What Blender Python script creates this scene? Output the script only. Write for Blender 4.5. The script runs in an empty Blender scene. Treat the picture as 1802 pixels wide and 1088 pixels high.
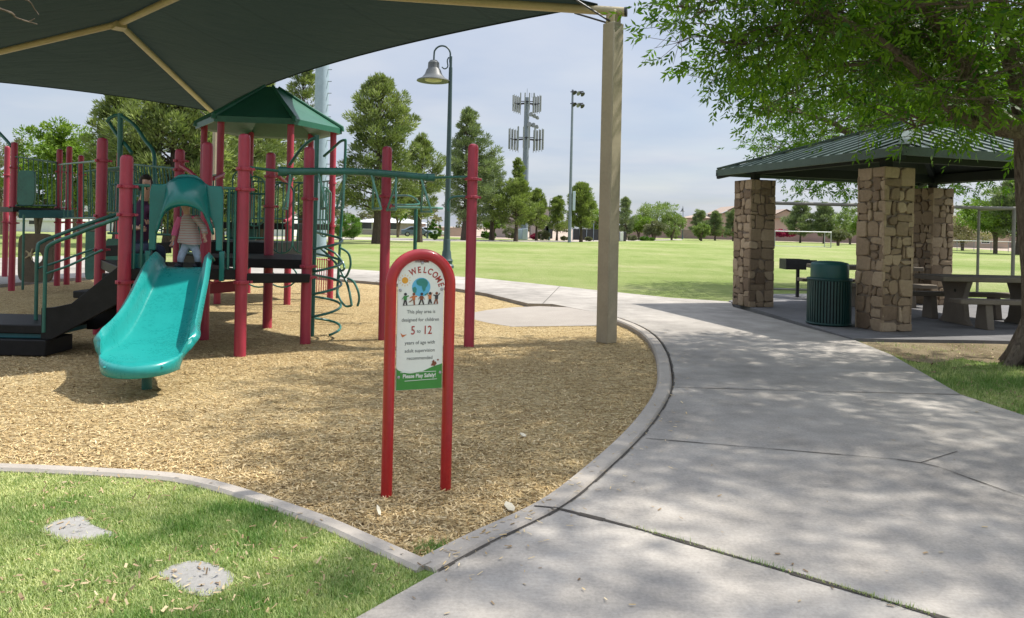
import bpy, bmesh, math, random
import numpy as np
from mathutils import Vector, Matrix, Euler, Quaternion, geometry, noise

rnd = random.Random(11)
NP = np.random.default_rng(5)
PI = math.pi
sc = bpy.context.scene
COL = sc.collection

# ------------------------------------------------------------------ camera model (a level wide lens held slightly crooked)
FPX, CX, CY, ROLL, CZ = 1280.0, 901.0, 401.0, math.atan(0.022), 1.47
CR, SR = math.cos(ROLL), math.sin(ROLL)

def ray(px, py):
    du, dv = px - CX, py - CY
    return (du * CR + dv * SR) / FPX, -(-du * SR + dv * CR) / FPX      # X/Y, (Z-CZ)/Y

def P(px, py, Y):
    a, b = ray(px, py)
    return Vector((a * Y, Y, CZ + b * Y))

def G(px, py, z=0.0):
    a, b = ray(px, py)
    Y = (z - CZ) / b
    return Vector((a * Y, Y, z))

ZCHIP, ZLAWN, ZNEAR = -0.07, -0.08, -0.012

# ------------------------------------------------------------------ objects
ORG = {}

def _props(o, label=None, cat=None, group=None, kind=None):
    if label: o['label'] = label
    if cat: o['category'] = cat
    if group: o['group'] = group
    if kind: o['kind'] = kind
    return o

def thing(name, label, cat, loc=(0, 0, 0), group=None):
    o = bpy.data.objects.new(name, None)
    o.empty_display_size = 0.2
    COL.objects.link(o)
    o.location = loc
    ORG[o.name] = Vector(loc)
    return _props(o, label, cat, group)

def place(o, loc, rz=0.0, scale=None):
    o.location = loc
    o.rotation_euler = (0, 0, rz)
    if scale: o.scale = (scale, scale, scale)
    return o

def copy_tree(o, loc, rz=0.0, label=None, group=None, scale=None):
    def rec(a, par):
        c = a.copy(); COL.objects.link(c); c.parent = par
        for ch in list(a.children): rec(ch, c)
        return c
    c = rec(o, None)
    c.location = loc; c.rotation_euler = (0, 0, rz)
    if scale: c.scale = (scale, scale, scale)
    if label: c['label'] = label
    if group: c['group'] = group
    return c

def link_mesh(name, me, mat, parent=None, label=None):
    o = bpy.data.objects.new(name, me)
    COL.objects.link(o)
    if mat is not None:
        for m in (mat if isinstance(mat, (list, tuple)) else [mat]): me.materials.append(m)
    if parent is not None:
        o.parent = parent
        ORG[o.name] = ORG.get(parent.name, Vector((0, 0, 0)))
    if label: o['label'] = label
    return o

class MB:
    """collects shapes and links them as one mesh"""
    def __init__(s): s.v = []; s.f = []
    def add(s, vs, fs):
        b = len(s.v)
        s.v.extend([tuple(v) for v in vs])
        s.f.extend([tuple(i + b for i in f) for f in fs])
        return s
    def box(s, c, size, rz=0.0, rot=None):
        x, y, z = [k / 2 for k in size]
        vs = [Vector(p) for p in ((-x,-y,-z),(x,-y,-z),(x,y,-z),(-x,y,-z),(-x,-y,z),(x,-y,z),(x,y,z),(-x,y,z))]
        M = rot if rot is not None else Matrix.Rotation(rz, 3, 'Z')
        c = Vector(c)
        return s.add([c + M @ v for v in vs], [(3,2,1,0),(4,5,6,7),(0,1,5,4),(1,2,6,5),(2,3,7,6),(3,0,4,7)])
    def bar(s, a, b, w, h, up=(0, 0, 1)):
        a, b = Vector(a), Vector(b); d = (b - a)
        L = d.length; d.normalize(); up = Vector(up)
        if abs(d.dot(up)) > .98: up = Vector((0, 1, 0))
        sd = d.cross(up).normalized(); u = sd.cross(d)
        M = Matrix((d, sd, u)).transposed()
        return s.box((a + b) / 2, (L, w, h), rot=M)
    def tube(s, pts, r, n=10, closed=False, caps=True):
        pts = [Vector(p) for p in pts]; m = len(pts)
        rs = r if isinstance(r, (list, tuple)) else [r] * m
        tang = []
        for i in range(m):
            if closed: t = pts[(i + 1) % m] - pts[i - 1]
            else: t = pts[min(i + 1, m - 1)] - pts[max(i - 1, 0)]
            tang.append(t.normalized() if t.length > 1e-9 else Vector((0, 0, 1)))
        t0 = tang[0]
        nrm = t0.cross(Vector((0, 0, 1)))
        if nrm.length < 1e-3: nrm = t0.cross(Vector((1, 0, 0)))
        nrm.normalize()
        vs = []
        for i in range(m):
            if i: 
                q = tang[i - 1].rotation_difference(tang[i]); nrm = (q @ nrm).normalized()
            bn = tang[i].cross(nrm)
            for k in range(n):
                a = 2 * PI * k / n
                vs.append(pts[i] + (nrm * math.cos(a) + bn * math.sin(a)) * rs[i])
        fs = []
        for i in range(m if closed else m - 1):
            j = (i + 1) % m
            for k in range(n):
                l = (k + 1) % n
                fs.append((i*n+k, i*n+l, j*n+l, j*n+k))
        if caps and not closed:
            fs.append(tuple(range(n - 1, -1, -1))); fs.append(tuple((m-1)*n + k for k in range(n)))
        return s.add(vs, fs)
    def lathe(s, prof, c=(0, 0, 0), n=24, axis=None):
        c = Vector(c); vs = []; fs = []
        M = Matrix.Identity(3)
        if axis is not None: M = Vector((0, 0, 1)).rotation_difference(Vector(axis)).to_matrix()
        for (r, z) in prof:
            for k in range(n):
                a = 2 * PI * k / n
                vs.append(c + M @ Vector((r * math.cos(a), r * math.sin(a), z)))
        for i in range(len(prof) - 1):
            for k in range(n):
                l = (k + 1) % n
                fs.append((i*n+k, i*n+l, (i+1)*n+l, (i+1)*n+k))
        if prof[0][0] > 1e-6: fs.append(tuple(range(n - 1, -1, -1)))
        if prof[-1][0] > 1e-6: fs.append(tuple((len(prof)-1)*n + k for k in range(n)))
        return s.add(vs, fs)
    def prism(s, poly, o, u, v, w0, w1):
        """polygon in the (u, v) plane through o, extruded along u x v from w0 to w1"""
        o, u, v = Vector(o), Vector(u), Vector(v); w = u.cross(v).normalized(); n = len(poly)
        a = [o + u*p[0] + v*p[1] + w*w0 for p in poly]; b = [o + u*p[0] + v*p[1] + w*w1 for p in poly]
        fs = [(i, (i+1) % n, n + (i+1) % n, n + i) for i in range(n)]
        fs += [tuple(range(n - 1, -1, -1)), tuple(range(n, 2*n))]
        return s.add(a + b, fs)
    def grid(s, rows):
        m = len(rows[0]); vs = [p for r in rows for p in r]
        return s.add(vs, [(i*m+k, i*m+k+1, (i+1)*m+k+1, (i+1)*m+k) for i in range(len(rows)-1) for k in range(m-1)])
    def ribbon(s, pts, w, z0, z1, off=0.0):
        """a kerb-like band along a ground polyline"""
        pts = [Vector((p[0], p[1], 0)) for p in pts]; m = len(pts); L = []; Rr = []
        for i in range(m):
            t = (pts[min(i+1, m-1)] - pts[max(i-1, 0)]).normalized(); nn = Vector((-t.y, t.x, 0))
            L.append(pts[i] + nn*(off + w/2)); Rr.append(pts[i] + nn*(off - w/2))
        vs = []
        c = min(w * .16, .02)
        for i in range(m):
            nn = (L[i] - Rr[i]).normalized()
            for (p, z) in ((L[i], z0), (L[i], z1 - c), (L[i] - nn*c, z1), (Rr[i] + nn*c, z1), (Rr[i], z1 - c), (Rr[i], z0)):
                vs.append((p.x, p.y, z))
        fs = [(i*6+k, (i+1)*6+k, (i+1)*6+k+1, i*6+k+1) for i in range(m-1) for k in range(5)]
        fs += [(0,1,2,3,4,5), tuple((m-1)*6 + k for k in (5,4,3,2,1,0))]
        return s.add(vs, fs)
    def mesh(s, name, org=Vector((0, 0, 0))):
        me = bpy.data.meshes.new(name)
        me.from_pydata([(v[0]-org.x, v[1]-org.y, v[2]-org.z) for v in s.v], [], s.f)
        me.update()
        return me
    def build(s, name, mat, parent=None, label=None, angle=35, bevel=0.0, fixn=True):
        org = ORG.get(parent.name, Vector((0, 0, 0))) if parent is not None else Vector((0, 0, 0))
        me = s.mesh(name, org)
        if fixn:
            bm = bmesh.new(); bm.from_mesh(me); bmesh.ops.recalc_face_normals(bm, faces=bm.faces); bm.to_mesh(me); bm.free()
        me.polygons.foreach_set('use_smooth', [True] * len(me.polygons))
        me.set_sharp_from_angle(angle=math.radians(angle))
        o = link_mesh(name, me, mat, parent, label)
        if bevel:
            b = o.modifiers.new('Bevel', 'BEVEL'); b.width = bevel; b.segments = 2; b.limit_method = 'ANGLE'; b.angle_limit = math.radians(40)
        return o

def crom(pts, n=8):
    """smooth curve through points"""
    pts = [Vector(p) for p in pts]; out = []
    for i in range(len(pts) - 1):
        p0, p1, p2, p3 = pts[max(i-1, 0)], pts[i], pts[i+1], pts[min(i+2, len(pts)-1)]
        for k in range(n):
            t = k / n
            out.append(0.5 * ((2*p1) + (p2-p0)*t + (2*p0-5*p1+4*p2-p3)*t*t + (3*p1-p0-3*p2+p3)*t**3))
    out.append(pts[-1]); return out

def ss(a, b, x):
    t = min(max((x - a) / (b - a), 0), 1); return t*t*(3-2*t)

def sheet(name, pts, z, mat, kind='structure', label=None, skirt=None):
    v = [Vector((p[0], p[1], 0)) for p in pts]
    tris = geometry.tessellate_polygon([v])
    vs = [(p.x, p.y, z) for p in v]; fs = [tuple(t) for t in tris]
    n = len(v)
    if skirt is not None:
        vs += [(p.x, p.y, skirt) for p in v]
        fs += [(i, (i+1) % n, n + (i+1) % n, n + i) for i in range(n)]
    me = bpy.data.meshes.new(name); me.from_pydata(vs, [], fs)
    bm = bmesh.new(); bm.from_mesh(me); bmesh.ops.recalc_face_normals(bm, faces=bm.faces)
    up = sum(f.normal.z * f.calc_area() for f in bm.faces)
    if up < 0: bmesh.ops.reverse_faces(bm, faces=bm.faces)
    bm.to_mesh(me); bm.free()
    o = link_mesh(name, me, mat)
    if kind: o['kind'] = kind
    if label: o['label'] = label
    return o

def in_poly(x, y, poly):
    x = np.asarray(x); y = np.asarray(y); ins = np.zeros(x.shape, bool); n = len(poly)
    for i in range(n):
        x0, y0 = poly[i][0], poly[i][1]; x1, y1 = poly[(i+1) % n][0], poly[(i+1) % n][1]
        c = ((y0 > y) != (y1 > y)) & (x < (x1-x0) * (y-y0) / (y1-y0+1e-12) + x0)
        ins ^= c
    return ins

def np_mesh(name, V, nper, mat, parent=None, tint=None, label=None):
    """V: (N, nper, 3) polygons of nper corners each"""
    N = V.shape[0]; me = bpy.data.meshes.new(name)
    if parent is not None:
        o_ = ORG.get(parent.name, Vector((0, 0, 0))); V = V - np.array(o_)
    me.vertices.add(N*nper); me.vertices.foreach_set('co', V.reshape(-1).astype(np.float32))
    me.loops.add(N*nper); me.loops.foreach_set('vertex_index', np.arange(N*nper, dtype=np.int32))
    me.polygons.add(N); me.polygons.foreach_set('loop_start', np.arange(0, N*nper, nper, dtype=np.int32))
    me.update(calc_edges=True)
    if tint is not None:
        a = me.attributes.new('tint', 'FLOAT', 'FACE'); a.data.foreach_set('value', tint.astype(np.float32))
    return link_mesh(name, me, mat, parent, label)

def unit(a): return a / (np.linalg.norm(a, axis=-1, keepdims=True) + 1e-9)

def diamonds(C, D, W, L, wd):
    """leaf-shaped quads: centre, direction, side direction, length, width"""
    L = np.broadcast_to(np.asarray(L, float).reshape(-1, 1), (len(C), 1)); wd = np.broadcast_to(np.asarray(wd, float).reshape(-1, 1), (len(C), 1))
    a = C - D*L*.5; b = C + W*wd*.5 - D*L*.08; c = C + D*L*.5; d = C - W*wd*.5 - D*L*.08
    return np.stack([a, b, c, d], 1)

def rand_side(D):
    r = NP.normal(size=D.shape); return unit(np.cross(D, r))
# ------------------------------------------------------------------ materials
class NT:
    def __init__(s, name):
        s.m = bpy.data.materials.new(name); s.m.use_nodes = True
        s.t = s.m.node_tree; s.t.nodes.clear()
        s.out = s.n('ShaderNodeOutputMaterial')
        s.b = s.n('ShaderNodeBsdfPrincipled'); s.l(s.b.outputs[0], s.out.inputs[0])
    def n(s, t, **k):
        x = s.t.nodes.new(t)
        for a, v in k.items(): setattr(x, a, v)
        return x
    def l(s, a, b): s.t.links.new(a, b)
    def coord(s, kind='Object'):
        return s.n('ShaderNodeTexCoord').outputs[kind]
    def mapping(s, v, scale=(1, 1, 1), rot=(0, 0, 0)):
        m = s.n('ShaderNodeMapping'); s.l(v, m.inputs[0]); m.inputs['Scale'].default_value = scale; m.inputs['Rotation'].default_value = rot
        return m.outputs[0]
    def noise(s, v, scale, detail=4, rough=.55, dist=0.0):
        x = s.n('ShaderNodeTexNoise'); s.l(v, x.inputs['Vector']); x.inputs['Scale'].default_value = scale
        x.inputs['Detail'].default_value = detail; x.inputs['Roughness'].default_value = rough; x.inputs['Distortion'].default_value = dist
        return x.outputs['Fac']
    def voro(s, v, scale, feature='F1', out='Distance', rand=1.0):
        x = s.n('ShaderNodeTexVoronoi', feature=feature); s.l(v, x.inputs['Vector']); x.inputs['Scale'].default_value = scale
        x.inputs['Randomness'].default_value = rand
        return x.outputs[out]
    def ramp(s, f, stops):
        x = s.n('ShaderNodeValToRGB'); s.l(f, x.inputs[0]); e = x.color_ramp.elements
        while len(e) < len(stops): e.new(.5)
        for k, (p, c) in enumerate(stops):
            e[k].position = p; e[k].color = (*c, 1) if len(c) == 3 else c
        return x.outputs[0]
    def mix(s, f, a, b, mode='MIX'):
        x = s.n('ShaderNodeMix', data_type='RGBA', blend_type=mode)
        for sock, v in ((x.inputs[0], f), (x.inputs[6], a), (x.inputs[7], b)):
            if hasattr(v, 'links') or hasattr(v, 'is_linked'): s.l(v, sock)
            elif isinstance(v, (int, float)): sock.default_value = v
            else: sock.default_value = (*v, 1)
        return x.outputs[2]
    def math(s, op, a, b=None, clamp=False):
        x = s.n('ShaderNodeMath', operation=op); x.use_clamp = clamp
        for k, v in enumerate((a, b)):
            if v is None: continue
            if isinstance(v, (int, float)): x.inputs[k].default_value = v
            else: s.l(v, x.inputs[k])
        return x.outputs[0]
    def bump(s, h, strength=.3, dist=.01):
        x = s.n('ShaderNodeBump'); s.l(h, x.inputs['Height']); x.inputs['Strength'].default_value = strength; x.inputs['Distance'].default_value = dist
        s.l(x.outputs[0], s.b.inputs['Normal'])
    def col(s, c):
        if isinstance(c, tuple): s.b.inputs['Base Color'].default_value = (*c, 1)
        else: s.l(c, s.b.inputs['Base Color'])
    def set(s, rough=.5, metal=0.0, coat=0.0, spec=None):
        s.b.inputs['Roughness'].default_value = rough; s.b.inputs['Metallic'].default_value = metal
        s.b.inputs['Coat Weight'].default_value = coat
        if spec is not None: s.b.inputs['Specular IOR Level'].default_value = spec
        return s.m

def plain(name, c, rough=.5, metal=0, coat=0, vary=.18, scale=3.0, bump=0.0, bscale=60, spec=None):
    m = NT(name); v = m.coord()
    f = m.noise(v, scale, 5, .6); d = m.noise(v, scale * 9, 3, .6)
    k = m.math('ADD', m.math('MULTIPLY', f, .65), m.math('MULTIPLY', d, .35))
    a = tuple(max(x * (1 - vary * 1.6), 0) for x in c); b = tuple(x * (1 + vary * 1.3) for x in c)
    m.col(m.ramp(k, [(.3, a), (.7, b)]))
    if bump: m.bump(m.noise(v, bscale, 4, .6), bump, .004)
    return m.set(rough, metal, coat, spec)

def leafmat(name, dark, light, trans=.35, rough=.5):
    m = NT(name)
    a = m.n('ShaderNodeAttribute'); a.attribute_name = 'tint'
    c = m.ramp(a.outputs['Fac'], [(0, dark), (1, light)])
    m.col(c); m.set(rough, spec=.3)
    tr = m.n('ShaderNodeBsdfTranslucent'); m.l(m.mix(1.0, c, (1.0, 1.15, .55), 'MULTIPLY'), tr.inputs[0])
    ms = m.n('ShaderNodeMixShader'); ms.inputs[0].default_value = trans
    m.l(m.b.outputs[0], ms.inputs[1]); m.l(tr.outputs[0], ms.inputs[2]); m.l(ms.outputs[0], m.out.inputs[0])
    return m.m

def tintmat(name, dark, light, rough=.8, mid=None, bump=0.0, nscale=30):
    m = NT(name); a = m.n('ShaderNodeAttribute'); a.attribute_name = 'tint'
    st = [(0, dark), (1, light)] if mid is None else [(0, dark), (.5, mid), (1, light)]
    c = m.ramp(a.outputs['Fac'], st); v = m.coord()
    f = m.noise(v, nscale, 5, .65)
    c = m.mix(m.ramp(f, [(.3, (0, 0, 0)), (.75, (.55, .55, .55))]), c, m.mix(1.0, c, (.55, .52, .5), 'MULTIPLY'))
    m.col(c)
    if bump: m.bump(f, bump, .01)
    return m.set(rough, spec=.25)

def worn(name, c, fade, rough, amt=.5, scuff=.35):
    m = NT(name); v = m.coord()
    f = m.noise(v, 1.7, 6, .65, .3); d = m.noise(m.mapping(v, (14, 14, 3)), 2.4, 6, .72); g = m.noise(v, 60, 4, .7)
    k = m.math('ADD', m.math('MULTIPLY', f, .55), m.math('MULTIPLY', d, .45))
    b = m.ramp(k, [(.36, tuple(x*.78 for x in c)), (.56, c), (.74, tuple(a + (b_ - a)*amt for a, b_ in zip(c, fade)))])
    sc_ = m.ramp(m.noise(m.mapping(v, (26, 26, 5)), 3.1, 4, .8), [(.64, (0, 0, 0)), (.70, (scuff,)*3)])   # scuffs
    b = m.mix(sc_, b, fade)
    m.col(b)
    r = m.ramp(k, [(.3, (rough - .06,)*3), (.7, (rough + .16,)*3)]); m.l(r, m.b.inputs['Roughness'])
    m.bump(g, .05, .002); m.b.inputs['Coat Weight'].default_value = .12
    return m.m
M = {}
M['red'] = worn('red_coated_steel', (.365, .030, .058), (.50, .15, .17), .42, .4)
M['red_sign'] = plain('red_sign_tube', (.36, .010, .014), .32, vary=.08, coat=.25)
M['green'] = plain('dark_green_steel', (.020, .125, .095), .42, vary=.25, coat=.1)
M['greenpale'] = plain('worn_green_steel', (.10, .26, .20), .45, vary=.25)
M['roofgreen'] = plain('moulded_green_roof', (.018, .115, .068), .42, vary=.14)
M['teal'] = worn('teal_plastic', (.012, .265, .245), (.035, .30, .275), .24, .2, .10)
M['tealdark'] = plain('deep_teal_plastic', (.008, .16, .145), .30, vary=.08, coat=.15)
M['bluegreen'] = plain('blue_green_panel', (.02, .12, .14), .5, vary=.15)
M['deck'] = plain('black_coated_deck', (.010, .010, .010), .5, vary=.4, scale=6, spec=.25)
M['brown'] = plain('brown_moulded_panel', (.10, .075, .045), .65, vary=.3, bump=.5, bscale=14)
M['tan'] = plain('tan_painted_steel', (.40, .33, .19), .5, vary=.10, scale=2)
M['tanpad'] = plain('tan_post_wrap', (.36, .31, .215), .62, vary=.10, scale=3)
M['goalsteel'] = plain('weathered_goal_pipe', (.20, .19, .165), .6, metal=.2, vary=.15)
M['steel'] = plain('dull_galvanised_steel', (.40, .41, .42), .42, metal=.7, vary=.12)
M['polegrey'] = plain('galvanised_pole', (.20, .235, .275), .6, metal=.2, vary=.08)
M['polebig'] = plain('weathered_pole', (.30, .38, .45), .6, metal=.15, vary=.08)
M['lampgreen'] = plain('dark_lamp_paint', (.030, .060, .062), .45, vary=.15)
M['lampgrey'] = plain('grey_lamp_hood', (.085, .092, .09), .5, vary=.15)
M['antenna'] = plain('antenna_grey', (.25, .265, .26), .55, vary=.1)
M['darkmetal'] = plain('dark_metal', (.03, .03, .035), .5, vary=.2)
M['white'] = plain('white_paint', (.72, .72, .70), .5, vary=.06)
M['bluebox'] = plain('pale_blue_cabinet', (.45, .53, .62), .5, vary=.05)
M['stucco'] = plain('tan_stucco', (.40, .31, .235), .9, vary=.07, scale=.6)
M['stucco2'] = plain('beige_grey_stucco', (.36, .31, .28), .9, vary=.07, scale=.6)
M['stuccow'] = plain('pale_stucco', (.62, .62, .62), .9, vary=.07, scale=.5)
M['tileroof'] = plain('clay_tile_roof', (.34, .26, .205), .9, vary=.14, scale=2)
M['glass'] = plain('dark_window', (.02, .025, .03), .12, vary=.1)
M['skin'] = plain('skin', (.46, .27, .19), .5, vary=.06, scale=8)
M['hairdark'] = plain('dark_hair', (.015, .010, .008), .5, vary=.3, scale=20)
M['hairbrown'] = plain('brown_hair', (.08, .045, .022), .5, vary=.3, scale=20)
M['shirt'] = plain('plum_shirt', (.055, .012, .045), .85, vary=.2, scale=14)
M['jeans'] = plain('dark_jeans', (.02, .03, .06), .9, vary=.3, scale=20)
M['paleblue'] = plain('faded_jeans', (.33, .38, .46), .9, vary=.22, scale=14)
M['pink'] = plain('pink_top', (.62, .12, .25), .85, vary=.1)
M['shoe'] = plain('dark_shoe', (.03, .03, .04), .6, vary=.2)
M['signwhite'] = plain('off_white_sign_face', (.74, .76, .68), .42, vary=.03)
M['inkgrey'] = plain('grey_lettering', (.12, .13, .12), .6, vary=.05)
M['inkred'] = plain('red_lettering', (.38, .045, .03), .6, vary=.05)
M['signgreen'] = plain('green_sign_band', (.045, .24, .035), .45, vary=.06)
M['globeblue'] = plain('globe_blue', (.10, .42, .62), .5, vary=.06)
M['globeland'] = plain('globe_green', (.03, .22, .18), .5, vary=.1)
M['sunorange'] = plain('sun_orange', (.70, .33, .02), .5, vary=.06)
M['ink_b'] = plain('figure_brown', (.22, .07, .03), .6); M['ink_g'] = plain('figure_green', (.05, .22, .05), .6)
M['ink_k'] = plain('figure_black', (.04, .035, .035), .6); M['ink_o'] = plain('figure_orange', (.55, .17, .05), .6)
M['canbody'] = plain('dark_green_slats', (.010, .05, .045), .4, vary=.2)
M['canlid'] = plain('bin_lid_green', (.006, .075, .072), .38, vary=.1)
M['fascia'] = plain('green_fascia', (.052, .085, .066), .5, vary=.18)
M['metalroof'] = plain('green_standing_seam', (.10, .135, .118), .34, metal=.35, vary=.15)
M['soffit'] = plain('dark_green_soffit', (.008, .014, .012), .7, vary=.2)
M['carblue'] = plain('blue_grey_car_paint', (.10, .14, .20), .25, coat=.6, vary=.03)
M['carwhite'] = plain('white_car_paint', (.65, .67, .70), .25, coat=.6, vary=.03)
M['tyre'] = plain('tyre_rubber', (.02, .02, .02), .85)
M['flake'] = plain('pale_bark', (.55, .50, .38), .9)
M['magenta'] = leafmat('bougainvillea_leaf', (.16, .012, .05), (.42, .03, .12), .3)
M['bark'] = None

def bark(name, a, b):
    m = NT(name); v = m.coord()
    v2 = m.mapping(v, (9, 9, 2.2)); f = m.noise(v2, 2.2, 8, .68, 1.2); w = m.noise(v, 1.3, 3)
    c = m.ramp(f, [(.32, a), (.68, b)]); c = m.mix(m.ramp(w, [(.35, (0,0,0)), (.7, (.5,.5,.5))]), c, m.mix(1.0, c, (.6, .62, .55), 'MULTIPLY'))
    m.col(c); m.bump(f, .9, .03); return m.set(.9, spec=.15)
M['bark'] = bark('grey_brown_bark', (.07, .052, .04), (.25, .20, .155))
M['barkdark'] = bark('dark_pine_bark', (.045, .034, .028), (.15, .115, .09))

def concrete(name, base, stain=.5, bump=.25):
    m = NT(name); v = m.coord()
    f1 = m.noise(v, .35, 5, .6, .4); f2 = m.noise(v, 2.6, 6, .65); f3 = m.noise(v, 55, 4, .7); f4 = m.noise(v, 260, 2, .6)
    k = m.math('ADD', m.math('MULTIPLY', f1, .42), m.math('ADD', m.math('MULTIPLY', f2, .33), m.math('MULTIPLY', f3, .25)))
    d = tuple(x * (1 - .42*stain) for x in base); l = tuple(x * (1 + .25*stain) for x in base)
    c = m.ramp(k, [(.36, d), (.64, l)])
    sp = m.ramp(m.voro(v, 7.5), [(.03, (1, 1, 1)), (.07, (0, 0, 0))])        # small stuck-on spots
    sp2 = m.mix(m.ramp(f2, [(.5, (0, 0, 0)), (.62, (1, 1, 1))]), (0, 0, 0), sp)
    c = m.mix(m.mix(1.0, sp2, (.45, .45, .45), 'MULTIPLY'), c, (.13, .125, .12))
    c = m.mix(m.ramp(f4, [(.62, (0, 0, 0)), (.8, (.5, .5, .5))]), c, tuple(x*.6 for x in base))
    br = m.noise(m.mapping(v, (3, 140, 1), (0, 0, .5)), 1.0, 3, .7)
    c = m.mix(m.ramp(br, [(.40, (.16, .16, .16)), (.60, (0, 0, 0))]), c, tuple(x*.62 for x in base))
    m.col(c)
    m.bump(m.math('ADD', m.math('ADD', m.math('MULTIPLY', f3, .5), f4), m.math('MULTIPLY', br, .6)), bump, .003)
    return m.set(.88, spec=.25)
M['concrete'] = concrete('broom_finished_concrete', (.365, .336, .297), 1.2)
M['kerb'] = concrete('kerb_concrete', (.40, .36, .31), .6)
M['ramp'] = concrete('asphalt_like_ramp', (.35, .315, .275), .4, .6)
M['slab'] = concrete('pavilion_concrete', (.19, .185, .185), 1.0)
M['pad'] = concrete('rough_concrete_pad', (.30, .29, .27), .9, .5)
M['tableconc'] = concrete('aggregate_table_concrete', (.19, .16, .125), .7, .6)

def chips():
    m = NT('wood_chips'); v = m.coord()
    w = m.noise(v, 5, 2)
    out = None; hs = None
    for k, (rz, sx) in enumerate(((.3, 1), (1.25, 1.1), (2.3, .9))):
        p = m.mapping(v, (14*sx, 48*sx, 10), (0, 0, rz))
        x = m.n('ShaderNodeTexVoronoi', feature='F1'); m.l(p, x.inputs['Vector']); x.inputs['Scale'].default_value = 1.6
        c = m.n('ShaderNodeSeparateColor'); m.l(x.outputs['Color'], c.inputs[0])
        col = m.ramp(c.outputs[0], [(0, (.18, .115, .055)), (.25, (.40, .285, .135)), (.6, (.60, .455, .22)), (1, (.78, .65, .40))])
        h = m.math('SUBTRACT', 1.0, x.outputs['Distance'])
        if out is None: out, hs = col, h
        else:
            sel = m.ramp(m.noise(v, 22 + 9*k, 3, .7), [(.47, (0, 0, 0)), (.53, (1, 1, 1))])
            out = m.mix(sel, out, col)
            hs = m.math('ADD', hs, m.math('MULTIPLY', h, .8))
    big = m.noise(v, .8, 4, .6)
    out = m.mix(m.ramp(big, [(.35, (0, 0, 0)), (.7, (.5, .5, .5))]), out, m.mix(1.0, out, (.72, .66, .58), 'MULTIPLY'))
    m.col(out); m.bump(m.math('ADD', hs, m.math('MULTIPLY', m.noise(v, 120, 3, .7), 1.2)), .9, .02)
    return m.set(.95, spec=.1)
M['chips'] = chips()
M['chip'] = tintmat('wood_chip', (.23, .145, .065), (.82, .67, .41), .9, mid=(.60, .435, .205), nscale=60)

def lawn(name, a, b, c2, big=.12):
    m = NT(name); v = m.coord()
    f1 = m.noise(v, big, 4, .6, .5); f2 = m.noise(m.mapping(v, (1, .35, 1)), 1.1, 5, .65); f3 = m.noise(v, 18, 5, .7); f4 = m.noise(v, 120, 3, .7)
    k = m.math('ADD', m.math('MULTIPLY', f1, .5), m.math('ADD', m.math('MULTIPLY', f2, .25), m.math('MULTIPLY', f3, .25)))
    c = m.ramp(k, [(.39, a), (.51, b), (.63, c2)])
    c = m.mix(m.ramp(f4, [(.35, (.55, .55, .55)), (.6, (0, 0, 0))]), c, m.mix(1.0, c, (.5, .55, .4), 'MULTIPLY'))
    mw = m.n('ShaderNodeTexWave', wave_type='BANDS', bands_direction='Y'); m.l(m.mapping(v, (1, 1, 1), (0, 0, .06)), mw.inputs['Vector']); mw.inputs['Scale'].default_value = .11; mw.inputs['Distortion'].default_value = .6; mw.inputs['Detail'].default_value = 2
    c = m.mix(m.ramp(mw.outputs['Fac'], [(.35, (0, 0, 0)), (.65, (.30, .30, .30))]), c, m.mix(1.0, c, (.80, .86, .74), 'MULTIPLY'))
    wp = m.noise(m.mapping(v, (.6, 1.3, 1)), .33, 5, .7, .8)
    c = m.mix(m.ramp(wp, [(.58, (0, 0, 0)), (.72, (.55, .55, .55))]), c, (.36, .32, .19))
    m.col(c); m.bump(m.math('ADD', f4, m.math('MULTIPLY', f3, .7)), .8, .03)
    return m.set(.95, spec=.08)
M['lawn'] = lawn('field_turf', (.175, .24, .06), (.27, .31, .115), (.37, .355, .19), .09)  # the turf's own pale, mottled green
M['lawnnear'] = lawn('near_turf_soil', (.17, .255, .065), (.25, .33, .10), (.33, .36, .15), .9)
M['dirt'] = lawn('bare_dirt', (.22, .165, .105), (.33, .26, .175), (.42, .345, .25), .7)
M['gravel'] = plain('tan_gravel', (.37, .29, .225), .95, vary=.25, scale=1.2, bump=.4)
M['joint'] = plain('dark_joint', (.055, .047, .038), .95, vary=.4, scale=30)
M['blade'] = leafmat('grass_blade', (.13, .25, .05), (.64, .64, .30), .3, .6)
M['litter'] = tintmat('dry_leaf_litter', (.16, .10, .055), (.56, .45, .28), .9, mid=(.36, .26, .15))

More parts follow.
